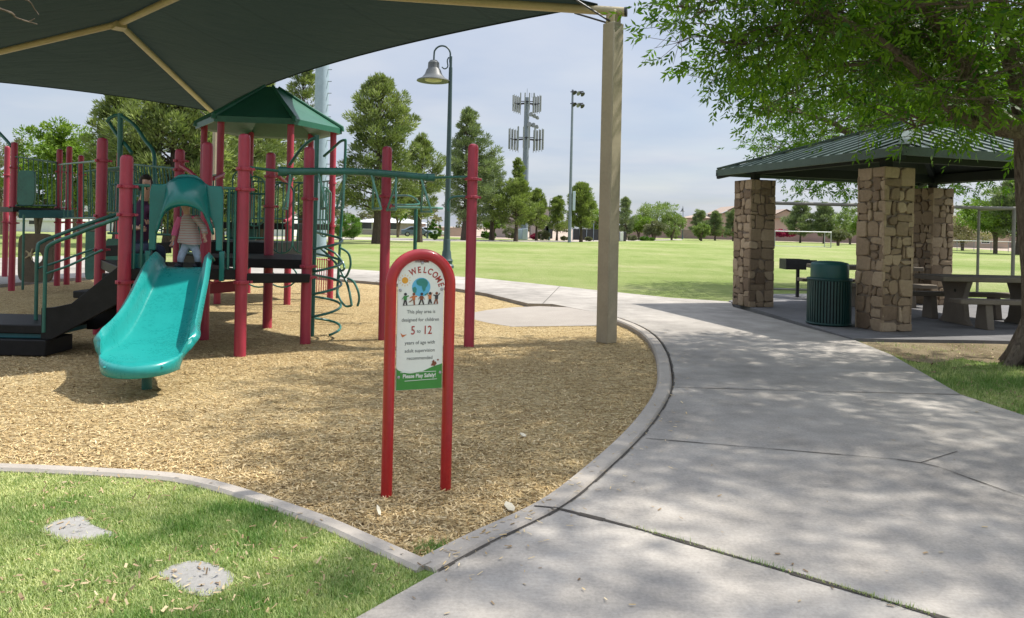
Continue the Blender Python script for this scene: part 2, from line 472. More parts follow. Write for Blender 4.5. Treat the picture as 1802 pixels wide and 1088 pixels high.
def fabric():
    m = NT('shade_cloth'); v = m.coord()
    f = m.noise(v, .5, 4, .6); st = m.noise(m.mapping(v, (1, 60, 1)), 2, 2)
    wv = m.n('ShaderNodeTexWave', wave_type='BANDS', bands_direction='X', wave_profile='SAW'); m.l(m.mapping(v, (1, 1, 1), (0, 0, math.radians(42))), wv.inputs['Vector']); wv.inputs['Scale'].default_value = .16
    c = m.ramp(m.math('ADD', m.math('MULTIPLY', f, .7), m.math('MULTIPLY', st, .3)), [(.3, (.007, .015, .0135)), (.7, (.019, .031, .029))])
    c = m.mix(m.ramp(wv.outputs['Fac'], [(.962, (0, 0, 0)), (.972, (.8, .8, .8))]), c, (.004, .008, .007))
    wr = m.noise(m.mapping(v, (.5, 2.2, 1), (0, 0, math.radians(42))), 1.3, 5, .6, 1.0)
    wvx = m.noise(m.mapping(v, (1, 1, 1)), 160, 2, .8)
    m.bump(m.math('ADD', m.math('MULTIPLY', wr, 9.0), m.math('MULTIPLY', wvx, .4)), .55, .02)
    c = m.mix(m.ramp(wvx, [(.4, (0, 0, 0)), (.65, (.45, .45, .45))]), c, (.028, .042, .038))
    m.col(c); m.set(.85, spec=.15)
    tr = m.n('ShaderNodeBsdfTranslucent'); tr.inputs[0].default_value = (.035, .05, .04, 1)
    ms = m.n('ShaderNodeMixShader'); ms.inputs[0].default_value = .15
    m.l(m.b.outputs[0], ms.inputs[1]); m.l(tr.outputs[0], ms.inputs[2]); m.l(ms.outputs[0], m.out.inputs[0])
    return m.m
M['fabric'] = fabric()
def stripes():
    m = NT('striped_fleece'); v = m.coord()
    w = m.n('ShaderNodeTexWave', wave_type='BANDS', bands_direction='Z'); m.l(v, w.inputs['Vector']); w.inputs['Scale'].default_value = 11; w.inputs['Distortion'].default_value = 1.6; w.inputs['Detail'].default_value = 2
    c = m.ramp(w.outputs['Fac'], [(.2, (.34, .17, .17)), (.45, (.50, .40, .33)), (.6, (.70, .62, .52)), (.85, (.28, .27, .26))])
    m.col(c); m.bump(m.noise(v, 90, 3), .5, .005); return m.set(.95)
M['stripes'] = stripes()
M['stone'] = tintmat('ledge_stone', (.16, .112, .075), (.48, .375, .255), .9, mid=(.32, .24, .158), bump=1.0, nscale=22)
M['mortar'] = plain('dark_mortar', (.20, .155, .115), .95, vary=.25, scale=9)
M['cmu'] = None
def cmu():
    m = NT('block_wall'); v = m.coord()
    b = m.n('ShaderNodeTexBrick'); m.l(m.mapping(v, (1, 1, 1), (PI/2, 0, 0)), b.inputs['Vector'])
    b.inputs['Color1'].default_value = (.22, .155, .13, 1); b.inputs['Color2'].default_value = (.26, .185, .155, 1); b.inputs['Mortar'].default_value = (.17, .125, .105, 1)
    b.inputs['Scale'].default_value = 1; b.inputs['Brick Width'].default_value = .4; b.inputs['Row Height'].default_value = .2; b.inputs['Mortar Size'].default_value = .012
    m.col(m.mix(m.ramp(m.noise(v, .25, 3), [(.3, (0,0,0)), (.7, (.4,.4,.4))]), b.outputs[0], (.34, .26, .22))); return m.set(.95)
M['cmu'] = cmu()
M['ash'] = leafmat('ash_leaf', (.035, .105, .007), (.20, .33, .022), .45, .42)
M['pine'] = leafmat('pine_needles', (.075, .115, .04), (.38, .43, .16), .2, .6)
M['pineblue'] = leafmat('blue_green_pine_needles', (.085, .125, .062), (.33, .385, .185), .2, .6)
M['decid'] = leafmat('fresh_green_leaf', (.075, .15, .018), (.26, .36, .055), .35)
M['mesq'] = leafmat('pale_mesquite_leaf', (.12, .18, .045), (.29, .36, .12), .3)
M['straw'] = leafmat('straw_yellow_bloom', (.24, .21, .12), (.50, .43, .30), .25)
M['shrub'] = leafmat('clipped_shrub_leaf', (.045, .12, .014), (.16, .28, .04), .3)
M['sage'] = leafmat('dull_shrub_leaf', (.10, .12, .06), (.24, .24, .13), .2)
M['pinelight'] = leafmat('young_pine_needles', (.085, .13, .035), (.36, .42, .13), .22, .6)
# ------------------------------------------------------------------ the ground
def GP(l, z=0.0): return [G(x, y, z) for x, y in l]
def ext(a, b, d):
    """a point d metres beyond b on the line a-b"""
    a, b = Vector(a), Vector(b); return b + (b - a).normalized() * d

sheet('ground', [(-3000, -300), (3000, -300), (3000, 4000), (-3000, 4000)], -.12, M['gravel'])
sheet('field_lawn', [(-160, -30), (160, -30), (160, 100), (60, 135), (35, 165), (17, 118), (9, 95), (-1, 99), (-12, 112), (-160, 112)], ZLAWN, M['lawn'])

kerb_out = crom(GP([(770, 1006), (860, 957), (985, 895), (1060, 836), (1130, 768), (1165, 722), (1183, 685), (1184, 655), (1175, 620), (1155, 592), (1125, 573), (1085, 558)]), 5)
kerb_left = crom(GP([(-420, 822), (-160, 819), (0, 822.5), (130, 828), (280, 837), (360, 850), (435, 871), (560, 914), (650, 953), (748, 997)]), 5)
back_edge = GP([(1050, 550), (972, 535), (929, 534), (855, 516), (798, 507), (668, 497), (620, 493), (480, 481), (300, 481), (100, 491), (-200, 520)])
far_edge = GP([(-200, 462), (100, 450), (300, 462), (480, 470), (620, 474), (700, 479), (840, 489), (940, 499), (1053, 511), (1180, 524), (1287, 531)])
pl0 = G(625, 1088); plb = ext(G(770, 1006), pl0, 7)
right_edge = GP([(1505, 599), (1570, 625), (1690, 694), (1802, 731)])
rb = ext(right_edge[-2], right_edge[-1], 6); rb2 = Vector((rb.x + 2, -6, 0))
path_poly = [plb, pl0] + kerb_out + back_edge + far_edge + GP([(1290, 540), (1400, 571)]) + right_edge + [rb, rb2]
sheet('concrete_path', path_poly, 0.0, M['concrete'], skirt=-.11)
# side kerbs of the play bed
k = MB().ribbon(kerb_out, .145, -.11, .006, off=.085)
kb = k.build('kerb', M['kerb']); kb['kind'] = 'structure'
k = MB().ribbon(kerb_left, .10, -.11, .012)
kb = k.build('kerb', M['kerb']); kb['kind'] = 'structure'

bed = [(-30, 3.2)] + [Vector((p.x, p.y, 0)) for p in kerb_left] + kerb_out[1:] + back_edge + [Vector((-30, 16, 0))]
sheet('wood_chip_bed', bed, ZCHIP, M['chips'])
# near turf corner
near_poly = [Vector((-30, -8, 0)), Vector((-30, kerb_left[0].y, 0))] + kerb_left + [G(770, 1006), pl0, plb]
sheet('near_lawn', near_poly, ZNEAR, M['lawnnear'])
# ramp of darker paving down into the chips
rp = [(821, 556, -.069), (840, 564, -.068), (862, 569, -.067), (901, 575, -.066), (975, 574, -.064), (1058, 573, -.060), (1056, 551, .004), (1000, 541, .004), (951, 539, .002), (900, 541, -.02), (855, 546, -.055), (833, 550, -.062)]
vs = [G(a, b, z) for a, b, z in rp]
me = bpy.data.meshes.new('ramp'); bmx = bmesh.new(); f = bmx.faces.new([bmx.verts.new(v) for v in vs]); bmx.normal_update()
if f.normal.z < 0: f.normal_flip()
bmesh.ops.triangulate(bmx, faces=[f]); bmx.to_mesh(me); bmx.free()
o = link_mesh('paved_ramp', me, M['ramp']); o['kind'] = 'structure'

# paving joints
jb = MB()
def joint(px, w=.016, z=.004, zz=0.0):
    pts = crom(GP(px, zz), 3) if len(px) > 2 else GP(px, zz)
    for i in range(len(pts) - 1):
        t = (pts[i+1] - pts[i]).normalized(); n = Vector((-t.y, t.x, 0)) * (w/2) * (1 + .5*math.sin(i*1.7)); a = pts[i]; b = pts[i+1]
        jb.add([(a+n)[:2] + (zz+z,), (a-n)[:2] + (zz+z,), (b-n)[:2] + (zz+z,), (b+n)[:2] + (zz+z,)], [(0, 1, 2, 3)])
joint([(987, 897), (1110, 928), (1240, 965), (1470, 1032), (1640, 1083), (1760, 1120)], .024)
joint([(1136, 772), (1300, 786), (1480, 801), (1620, 815), (1705, 842), (1802, 876), (1900, 905)], .008)
joint([(1620, 815), (1685, 795)], .007)
joint([(1187, 682), (1400, 688), (1690, 695)], .010)
joint([(940, 893), (985, 897)], .014, .009)
joint([(1300, 543), (1390, 568), (1470, 592)], .012, .024)
joint([(700, 480), (660, 497)], .015); joint([(985, 504), (955, 535)], .015)
pts = kerb_out
for i in range(len(pts) - 1):
    a, b = pts[i], pts[i+1]; t = (b - a).normalized(); n = Vector((-t.y, t.x, 0)); w = .009 + .004*math.sin(i*2.3)
    jb.add([(a+n*.006)[:2] + (.0045,), (a-n*w)[:2] + (.0045,), (b-n*w)[:2] + (.0045,), (b+n*.006)[:2] + (.0045,)], [(0, 1, 2, 3)])
j = jb.build('paving_joints', M['joint'], fixn=True); j['kind'] = 'structure'

# pavilion slab, bare dirt and the turf corner at the right
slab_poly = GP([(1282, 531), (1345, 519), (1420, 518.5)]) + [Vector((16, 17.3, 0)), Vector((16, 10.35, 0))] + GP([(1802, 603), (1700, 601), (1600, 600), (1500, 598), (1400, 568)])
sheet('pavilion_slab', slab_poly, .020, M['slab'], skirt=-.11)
rl = right_edge + [rb, Vector((20, rb.y - 2, 0)), Vector((20, 10.3, 0))]
sheet('near_lawn', rl, ZNEAR - .02, M['lawnnear'])
dp = GP([(1506, 600), (1620, 601), (1720, 603), (1900, 606), (1900, 640), (1802, 636), (1740, 640), (1690, 632), (1640, 641), (1600, 636), (1560, 622)], ZNEAR - .02)
sheet('bare_dirt', dp, ZNEAR - .014, M['dirt'])
sheet('far_path', GP([(430, 421), (560, 422), (650, 422.5), (700, 424), (800, 425), (990, 426), (1200, 423), (1200, 421), (990, 424), (800, 421.5), (650, 418), (560, 417.5), (430, 416)], ZLAWN), ZLAWN + .006, M['kerb'])
sheet('gravel_strip', GP([(1660, 435), (1802, 444), (2000, 455), (2000, 443), (1802, 434), (1660, 428), (1560, 426), (1400, 424), (1400, 425.5), (1560, 431)], ZLAWN), ZLAWN + .005, M['gravel'])

# ------------------------------------------------------------------ scatter: chips, grass, litter
def scatter_px(n, xr, yr, z):
    px = NP.uniform(*xr, n); py = NP.uniform(*yr, n); du, dv = px - CX, py - CY
    a = (du*CR + dv*SR) / FPX; b = -(-du*SR + dv*CR) / FPX; Y = (z - CZ) / b
    return np.stack([a*Y, Y, np.full(n, z)], 1)
bedp = [(p[0], p[1]) for p in bed]
nearp = [(p[0], p[1]) for p in near_poly]
def chips_mesh(name, pts, mat, lo, hi, zj, wr=(.18, .34), kind='stuff', tilt=.35):
    n = len(pts); th = NP.uniform(0, 2*PI, n); el = NP.normal(0, tilt, n)
    D = np.stack([np.cos(th)*np.cos(el), np.sin(th)*np.cos(el), np.sin(el)], 1)
    U = np.stack([NP.normal(0, tilt, n), NP.normal(0, tilt, n), np.ones(n)], 1); W = unit(np.cross(D, U))
    L = NP.uniform(lo, hi, (n, 1)); w = L * NP.uniform(wr[0], wr[1], (n, 1))
    C = pts + np.stack([np.zeros(n), np.zeros(n), NP.uniform(*zj, n)], 1)
    k1 = NP.uniform(.35, 1, (n, 1)); k2 = NP.uniform(.35, 1, (n, 1))
    V = np.stack([C - D*L*.5 - W*w*.5*k1, C + D*L*.5 - W*w*.5*k2, C + D*L*.5 + W*w*.5*k1, C - D*L*.5 + W*w*.5*k2], 1)
    o = np_mesh(name, V, 4, mat, tint=NP.beta(1.6, 1.6, n)); o['kind'] = kind
    return o
p1 = scatter_px(78000, (-40, 1200), (600, 1000), ZCHIP); p2 = scatter_px(34000, (-40, 1200), (500, 660), ZCHIP)
pts = np.concatenate([p1, p2]); pts = pts[in_poly(pts[:, 0], pts[:, 1], bedp) & (pts[:, 1] < 22)]
near = np.array([[p.x, p.y] for p in kerb_left + kerb_out])
keep = np.ones(len(pts), bool)
for q in near: keep &= ((pts[:, 0]-q[0])**2 + (pts[:, 1]-q[1])**2) > .075**2
rampp = [(v.x, v.y) for v in vs]
keep &= ~in_poly(pts[:, 0], pts[:, 1], rampp)
chips_mesh('loose_wood_chips', pts[keep], M['chip'], .012, .036, (.001, .012))

def blades(name, pts, hmin, hmax, w, mat, patch=1.3, seed=0.0):
    n = len(pts)
    # taller, darker tufts and thin straw patches follow a broad noise
    nz = np.array([noise.noise(Vector((p[0]*patch + seed, p[1]*patch, 0))) for p in pts])
    nz2 = np.array([noise.noise(Vector((p[0]*5.5 + seed, p[1]*5.5, 7))) for p in pts])
    th = NP.uniform(0, 2*PI, n); lean = NP.uniform(.15, 1.1, n)
    h = NP.uniform(hmin, hmax, n) * (1 + .55*nz + .35*nz2)
    D = np.stack([np.cos(th)*np.sin(lean), np.sin(th)*np.sin(lean), np.cos(lean)], 1)
    W = np.stack([-np.sin(th), np.cos(th), np.zeros(n)], 1)
    tip = pts + D*h[:, None]; mid = pts + D*h[:, None]*.5; mid[:, 2] += h*.12
    V = np.stack([pts - W*w*.5, pts + W*w*.5, tip], 1)
    tint = np.clip(.43 - .75*nz - .45*nz2 + NP.normal(0, .2, n), 0, 1)
    o = np_mesh(name, V, 3, mat, tint=tint); o['kind'] = 'stuff'; return o
g = np.concatenate([scatter_px(62000, (-30, 780), (818, 1100), ZNEAR), scatter_px(26000, (-30, 620), (818, 960), ZNEAR)])
g = g[in_poly(g[:, 0], g[:, 1], nearp)]
padsA = crom(GP([(66, 934), (95, 918), (143, 909), (165, 926), (207, 941), (170, 950), (110, 953), (66, 934)], ZNEAR), 4)[:-1]
padsB = crom(GP([(277, 1010), (310, 994), (348, 988), (390, 1000), (413, 1017), (385, 1046), (330, 1046), (277, 1010)], ZNEAR), 4)[:-1]
for pp in (padsA, padsB):
    q = [(v.x, v.y) for v in pp]; c = sum((Vector(v) for v in q), Vector((0, 0))) / len(q)
    q2 = [tuple(c + (Vector(v) - c)*.86) for v in q]
    g = g[~(in_poly(g[:, 0], g[:, 1], q2) & (NP.uniform(0, 1, len(g)) > .015))]
keep = np.ones(len(g), bool)
for q in np.array([[p.x, p.y] for p in kerb_left]): keep &= ((g[:, 0]-q[0])**2 + (g[:, 1]-q[1])**2) > .055**2
blades('grass', g[keep], .014, .034, .0046, M['blade'])
rlp = [(p[0], p[1]) for p in rl]
g2 = scatter_px(26000, (1500, 1830), (600, 740), ZNEAR - .02); g2 = g2[in_poly(g2[:, 0], g2[:, 1], rlp)]
dpp = [(p[0], p[1]) for p in dp]
nz = np.array([noise.noise(Vector((p[0]*1.8, p[1]*1.8, 3))) for p in g2])
g2 = g2[~(in_poly(g2[:, 0], g2[:, 1], dpp) & (NP.uniform(0, 1, len(g2)) > .12 + .4*nz)) & (nz > -.42)]
blades('grass', g2, .03, .06, .006, M['blade'], 1.0, 40)
# turf creeping into the corner of the chips and along the path joint
e = []
for _ in range(900):
    p = G(rnd.gauss(765, 22), rnd.gauss(968, 7), ZCHIP)
    if p.y < 3.6: e.append(p)
jp = GP([(1110, 928), (1240, 965), (1470, 1032), (1640, 1083)])
for _ in range(420):
    i = rnd.choice([0, 1, 1, 2, 2]); q = jp[i].lerp(jp[i+1], rnd.random()); e.append(Vector((q.x + rnd.gauss(0, .006), q.y + rnd.gauss(0, .006), .002)))
e = np.array([list(v) for v in e]); blades('grass', e, .012, .03, .0035, M['blade'], 2, 9)
# dry leaves and stray chips lying on the turf and the dirt
l1 = scatter_px(1300, (-20, 760), (822, 1090), ZNEAR); l1 = l1[in_poly(l1[:, 0], l1[:, 1], nearp)]
nz = np.array([noise.noise(Vector((p[0]*1.6 + 5, p[1]*1.6, 3))) for p in l1]); l1 = l1[nz > -.05 + NP.normal(0, .2, len(l1))]
chips_mesh('dry_leaf_litter', l1, M['litter'], .010, .034, (.012, .034), (.2, .5), tilt=.35)
l2 = scatter_px(900, (1490, 1802), (603, 740), ZNEAR - .02); l2 = l2[in_poly(l2[:, 0], l2[:, 1], rlp)]
chips_mesh('dry_leaf_litter', l2, M['litter'], .02, .05, (.004, .02), (.25, .55))
l3 = scatter_px(90, (600, 1800), (560, 1088), 0.0); l3 = l3[in_poly(l3[:, 0], l3[:, 1], [(p[0], p[1]) for p in path_poly])]
chips_mesh('dry_leaf_litter', l3, M['litter'], .012, .03, (.004, .007), (.3, .6), tilt=.1)
# chips kicked over the kerb on to the paving
l5 = []
for _ in range(420):
    i = rnd.randrange(len(kerb_out) - 1); q = kerb_out[i].lerp(kerb_out[i+1], rnd.random()); t_ = (kerb_out[i+1] - kerb_out[i]).normalized(); n_ = Vector((-t_.y, t_.x, 0)); d_ = rnd.uniform(-.13, .02) if rnd.random() < .65 else -abs(rnd.gauss(0, .22))
    q = q - n_*(d_ if d_ > -.14 else d_) if False else q + n_*(-d_ if rnd.random() < .6 else d_*1.6)
    l5.append([q.x, q.y, .006])
chips_mesh('loose_wood_chips', np.array(l5), M['chip'], .012, .036, (.002, .006), tilt=.12)
# a few pale flakes lying on the chips
for (x, y, s, lab) in ((896, 899, .05, 'pale broad bark flake lying on the wood chips beside the kerb'), (920, 771, .035, 'small cream bark flake lying on the chips right of the sign posts'), (666, 906, .06, 'thin grey bark sliver lying on the chips below the sign post')):
    p = G(x, y, ZCHIP); b = MB()
    poly = [(-s, -.2*s), (-.4*s, -.55*s), (.5*s, -.45*s), (s, .1*s), (.3*s, .5*s), (-.7*s, .35*s)]
    if s > .055: poly = [(a*.9, c*.3) for a, c in poly]
    an = rnd.uniform(0, 3)
    u = Vector((math.cos(an), math.sin(an), .18)).normalized(); v = Vector((0, 0, 1)).cross(u).normalized()
    b.prism(poly, p + Vector((0, 0, .022)), u, v, 0, .005)
    o = b.build('bark_flake', M['flake']); _props(o, lab, 'bark flake', None)
# two rough concrete pads flush with the turf
for pp, lab in ((padsA, 'rough concrete pad in the turf, the one nearer the wood chip kerb'), (padsB, 'rough concrete pad in the turf, the one nearer the path with dark debris on it')):
    c = sum(pp, Vector()) / len(pp); b = MB(); n = len(pp)
    ring0 = [Vector((p.x, p.y, ZNEAR - .05)) for p in pp]; ring1 = [Vector((p.x, p.y, ZNEAR + .004)) for p in pp]
    ring2 = [Vector((c.x + (p.x-c.x)*.8, c.y + (p.y-c.y)*.8, ZNEAR + .006)) for p in pp]
    ring3 = [Vector((c.x + (p.x-c.x)*.35, c.y + (p.y-c.y)*.35, ZNEAR + .007 + .001*math.sin(i))) for i, p in enumerate(pp)]
    vs_ = ring0 + ring1 + ring2 + ring3
    fs_ = [(r*n+i, r*n+(i+1) % n, (r+1)*n+(i+1) % n, (r+1)*n+i) for r in range(3) for i in range(n)] + [tuple(3*n+i for i in range(n))]
    b.add(vs_, fs_); _props(b.build('concrete_pad', M['pad']), lab, 'concrete pad', 'concrete pads in the turf')
l4 = []
for pp in (padsA, padsB):
    c = sum(pp, Vector()) / len(pp)
    for _ in range(22): l4.append([c.x + rnd.gauss(0, .13), c.y + rnd.gauss(0, .08), ZNEAR + .02])
l4 = [(a, b, c_ - .012) for a, b, c_ in l4]
chips_mesh('dry_leaf_litter', np.array(l4), M['litter'], .012, .035, (.002, .008), (.3, .6), tilt=.1)
# ------------------------------------------------------------------ shade canopy over the play equipment
C1 = G(1067, 603, ZCHIP); C1.z = 0
ud = Vector((-.667, .741, 0)).normalized(); vd = Vector((-.741, -.667, 0)).normalized()
LEN, WID = 14.7, 7.2
HC, HR = P(1080, 20, C1.y).z, 0
C2 = C1 + ud*LEN; C3 = C2 + vd*WID; C4 = C1 + vd*WID
A_ = P(210, 42, 14.0); HR = A_.z
A_ = Vector((A_.x, A_.y, HR)); B_ = C1 + vd*(WID/2) + ud*5.4; B_.z = HR
can = thing('shade_canopy', 'large dark green shade cloth canopy on tan posts stretched over the playground', 'canopy', (C1.x, C1.y, ZCHIP))
tops = [Vector((c.x, c.y, HC)) for c in (C1, C2, C3, C4)]
def panel(c0, c1, r0, r1, sag, inward):
    rows = []; N = 24
    for i in range(N + 1):
        s = i / N
        e = c0.lerp(c1, s) + inward * sag * 4*s*(1-s)
        e.z += sag * .12 * 4*s*(1-s)
        r = r0.lerp(r1, s)
        row = []
        for j in range(11):
            t = j / 10; p = e.lerp(r, t); p.z -= .10 * math.sin(PI*t) * math.sin(PI*s) ; row.append(p)
        rows.append(row)
    return rows
cen = (tops[0] + tops[2]) / 2
def inw(a, b):
    d = (b - a).normalized(); n = Vector((-d.y, d.x, 0)); 
    return n if n.dot(cen - a) > 0 else -n
up = Vector((0, 0, .07))
ends = [t for t in tops]
hub = {0: B_, 1: A_, 2: A_, 3: B_}
off = Vector((0, 0, .075))
fb = MB()
sagL, sagS = .62, .45
short = [(ends[i] + (Vector((hub[i].x, hub[i].y, HR)) - ends[i]) * .035) for i in range(4)]
for i, j, sg in ((0, 1, sagL), (1, 2, sagS), (2, 3, sagL), (3, 0, sagS)):
    fb.grid(panel(short[i] + off, short[j] + off, hub[i] + off, hub[j] + off, sg, inw(tops[i], tops[j])))
fo = fb.build('canopy_fabric', M['fabric'], can, fixn=False)
for i, j, sg in ((0, 1, sagL), (1, 2, sagS), (2, 3, sagL), (3, 0, sagS)):
    hm = MB(); hm.tube([r[0] for r in panel(short[i] + off, short[j] + off, hub[i] + off, hub[j] + off, sg, inw(tops[i], tops[j]))], .016, 6); hm.build('hem', M['fabric'], fo)
for i in range(4):
    t = tops[i]
    hb = MB(); d = (hub[i] - t).normalized()
    hb.tube([t - d*.16, t + d*.3, t.lerp(hub[i], .5), hub[i]], .062, 14)
    hb.build('hip_beam', M['tan'], can)
    pb = MB(); pad = MB()
    rot = Matrix.Rotation(math.atan2(ud.y, ud.x), 3, 'Z')
    pb.box((t.x, t.y, (HC + ZCHIP - .1)/2), (.15, .15, HC - ZCHIP + .1), rot=rot)
    po = pb.build('post', M['tan'], can, bevel=.012)
    zt = P(1080, 42, C1.y).z
    pad.box((t.x, t.y, (zt + ZCHIP)/2), (.205, .205, zt - ZCHIP), rot=rot)
    pad.build('post_sleeve', M['tanpad'], po, bevel=.014)
    # end cap, shackles and edge cable anchors
    eb = MB(); eb.tube([t - d*.185 + Vector((0, 0, .005)), t - d*.15], .066, 14); eb.build('end_cap', M['darkmetal'], can)
    for j in ((i+1) % 4, (i-1) % 4):
        cb = MB(); sp = short[i] + off; e2 = (tops[j] - t).normalized()
        cb.tube([Vector((t.x, t.y, HC - .15)) + e2*.08, sp + e2*.42 + Vector((0, 0, -.03))], .014, 6); cb.build('tension_cable', M['darkmetal'], can)
rb_ = MB(); rb_.tube([A_, A_.lerp(B_, .5), B_], .062, 14); rb_.build('ridge_beam', M['tan'], can)
for q in (A_, B_):
    pb = MB(); pb.box(q - Vector((0, 0, .045)), (.34, .20, .12), rot=rot); pb.build('hub_plate', M['tan'], can, bevel=.01)

# ------------------------------------------------------------------ play structure
play = thing('play_structure', 'red and green playground climbing structure with teal slide and hexagonal roof', 'play structure', (-4.2, 11.0, ZCHIP))
def post(px, pyb, pytop, r=.067, Y=None, collars=(), mat=None):
    b = G(px, pyb, ZCHIP) if Y is None else P(px, pyb, Y)
    x, y = b.x, b.y; zt = P(px, pytop, y).z
    mb = MB(); rr = r
    prof = [(rr, ZCHIP - .05), (rr, zt - rr), (rr*.96, zt - rr*.55), (rr*.78, zt - rr*.22), (rr*.45, zt - .005), (0, zt)]
    mb.lathe(prof, (x, y, 0), 20)
    o = mb.build('post', mat or M['red'], play)
    for cz in collars:
        cb = MB(); cb.lathe([(rr, cz - .02), (rr + .022, cz - .018), (rr + .022, cz + .018), (rr, cz + .02)], (x, y, 0), 20)
        for a in (.4, 2.5, 4.6): cb.box((x + math.cos(a)*(rr + .03), y + math.sin(a)*(rr + .03), cz), (.05, .03, .03), rz=a)
        cb.build('collar', M['red'], o, bevel=.004)
    return Vector((x, y, zt))
def zc(px, py, Y): return P(px, py, Y).z
Q1 = post(422, 627, 235, collars=(zc(422, 297, 8.3), zc(422, 333, 8.3), zc(422, 497, 8.3)))
y1 = Q1.y
Q2 = post(217, 560, 272, Y=y1 - .4, collars=(zc(217, 328, 7.9), zc(217, 378, 7.9), zc(217, 497, 7.9)))
Q3 = post(537, 605, 258, collars=(zc(540, 350, 9.3), zc(540, 469, 9.3), zc(540, 488, 9.3)))
Q4 = post(470, 577, 268, collars=(zc(474, 310, 10.5), zc(474, 363, 10.5), zc(474, 452, 10.5)))
Q5 = post(173, 588, 242, collars=(zc(178, 282, 9.6), zc(178, 380, 9.6), zc(178, 440, 9.6)))
Q6 = post(358, 598, 250, collars=(zc(360, 498, 9.4),))
Q7 = post(310, 577, 262, collars=(zc(312, 282, 10.3), zc(312, 298, 10.3)))
Q8 = post(674, 598, 257, collars=(zc(680, 345, 9.7), zc(680, 362, 9.7)))
Q9 = post(825, 610, 253, collars=(zc(832, 315, 9.3), zc(832, 347, 9.3)))
# tower under the hexagonal roof
TX, TY, TR = -4.95, 14.72, 1.27
zr = zc(460, 217, 13.5)
hexc = [Vector((TX + TR*math.cos(R6), TY + TR*math.sin(R6), 0)) for R6 in [math.radians(6 + 60*k) for k in range(6)]]
tp = []
for h in hexc:
    mb = MB(); mb.lathe([(.063, ZCHIP - .05), (.063, zr + .12)], (h.x, h.y, 0), 18)
    o = mb.build('post', M['red'], play); tp.append(o)
    for cz in (1.05, 1.42, 2.3):
        cb = MB(); cb.lathe([(.063, cz - .02), (.083, cz - .018), (.083, cz + .018), (.063, cz + .02)], (h.x, h.y, 0), 18); cb.build('collar', M['red'], o)
# roof: six panels with raised ribs and a deep rim
za = zc(470, 152, 14.7); RR = 1.44
rim = [Vector((TX + RR*math.cos(a), TY + RR*math.sin(a), zr)) for a in [math.radians(6 + 60*k) for k in range(6)]]
apex = Vector((TX, TY, za)); mb = MB()
topR = [Vector((TX + .16*math.cos(a), TY + .16*math.sin(a), za - .03)) for a in [math.radians(6 + 60*k) for k in range(6)]]
rim2 = [p + Vector((0, 0, .11)) for p in rim]
und = [p + Vector((0, 0, .03)) + (Vector((TX, TY, zr)) - p)*.06 for p in rim]
for k in range(6):
    l = (k+1) % 6
    rows = []
    for i in range(9):
        t = i/8; a = rim2[k].lerp(topR[k], t); b = rim2[l].lerp(topR[l], t); rows.append([a.lerp(b, s/6) - Vector((0, 0, .05*math.sin(PI*s/6)*math.sin(PI*min(t*1.1, 1)))) for s in range(7)])
    mb.grid(rows)
    mb.add([rim[k], rim[l], rim2[l], rim2[k]], [(0, 1, 2, 3)])
    mb.add([rim[k], rim[l], und[l], und[k]], [(0, 1, 2, 3)])
    uu = Vector((TX, TY, za - .10)); mb.add([und[k], und[l], uu], [(0, 1, 2)])
mb.add(topR + [apex], [(k, (k+1) % 6, 6) for k in range(6)])
ro = mb.build('roof', M['roofgreen'], play, angle=25)
for k in range(6):
    rb2_ = MB(); d = (topR[k] - rim2[k])
    rb2_.tube([rim[k] + Vector((0, 0, .055)) , rim2[k] + Vector((0, 0, .012)), rim2[k] + d*.5 + Vector((0, 0, .012)), topR[k] + Vector((0, 0, .015))], [.05, .05, .035, .03], 8)
    rb2_.build('roof_rib', M['roofgreen'], ro)
# decks (perforated black plates with a rim)
def deck(pts, zt, th=.10, mat=None):
    b = MB(); b.prism([(p.x, p.y) for p in pts], (0, 0, 0), (1, 0, 0), (0, 1, 0), zt - th, zt)
    return b.build('deck', mat or M['deck'], play, bevel=.008)
v2 = lambda *a: Vector((a[0], a[1], 0))
zd1 = zc(322, 474, y1 - .2)
deck([Q2, Q1, Q6, Q5], zd1, .12)
zd2 = zc(470, 456, 9.4)
deck([v2(Q6.x + .05, Q6.y + .12), v2(Q3.x, Q3.y + .1), v2(Q4.x + .5, Q4.y + .5), v2(Q4.x - .3, Q4.y + .55), v2(Q7.x, Q7.y)], zd2 - .003, .12)
zd3 = zc(430, 426, 11.4)
deck([v2(-4.9, 11.25), v2(-3.75, 11.25), v2(-3.6, 12.6), v2(-5.1, 12.6)], zd3, .24)
deck([v2(h.x*1 + (h.x-TX)*.02, h.y + (h.y-TY)*.02) for h in hexc], 1.46, .12)
zdl = zc(80, 366, 15.4)
deck([v2(P(28, 400, 15).x, 14.9), v2(P(140, 400, 16.6).x, 15.9), v2(P(122, 400, 17.5).x, 17.3), v2(P(-10, 400, 17).x, 16.6)], zdl, .1)
b = MB(); b.bar(v2(Q1.x, Q1.y + .02) + Vector((0, 0, zc(430, 490, Q1.y))), v2(Q3.x, Q3.y - .05) + Vector((0, 0, zc(535, 489, Q3.y))), .16, .11); b.build('step_plank', M['deck'], play, bevel=.01)
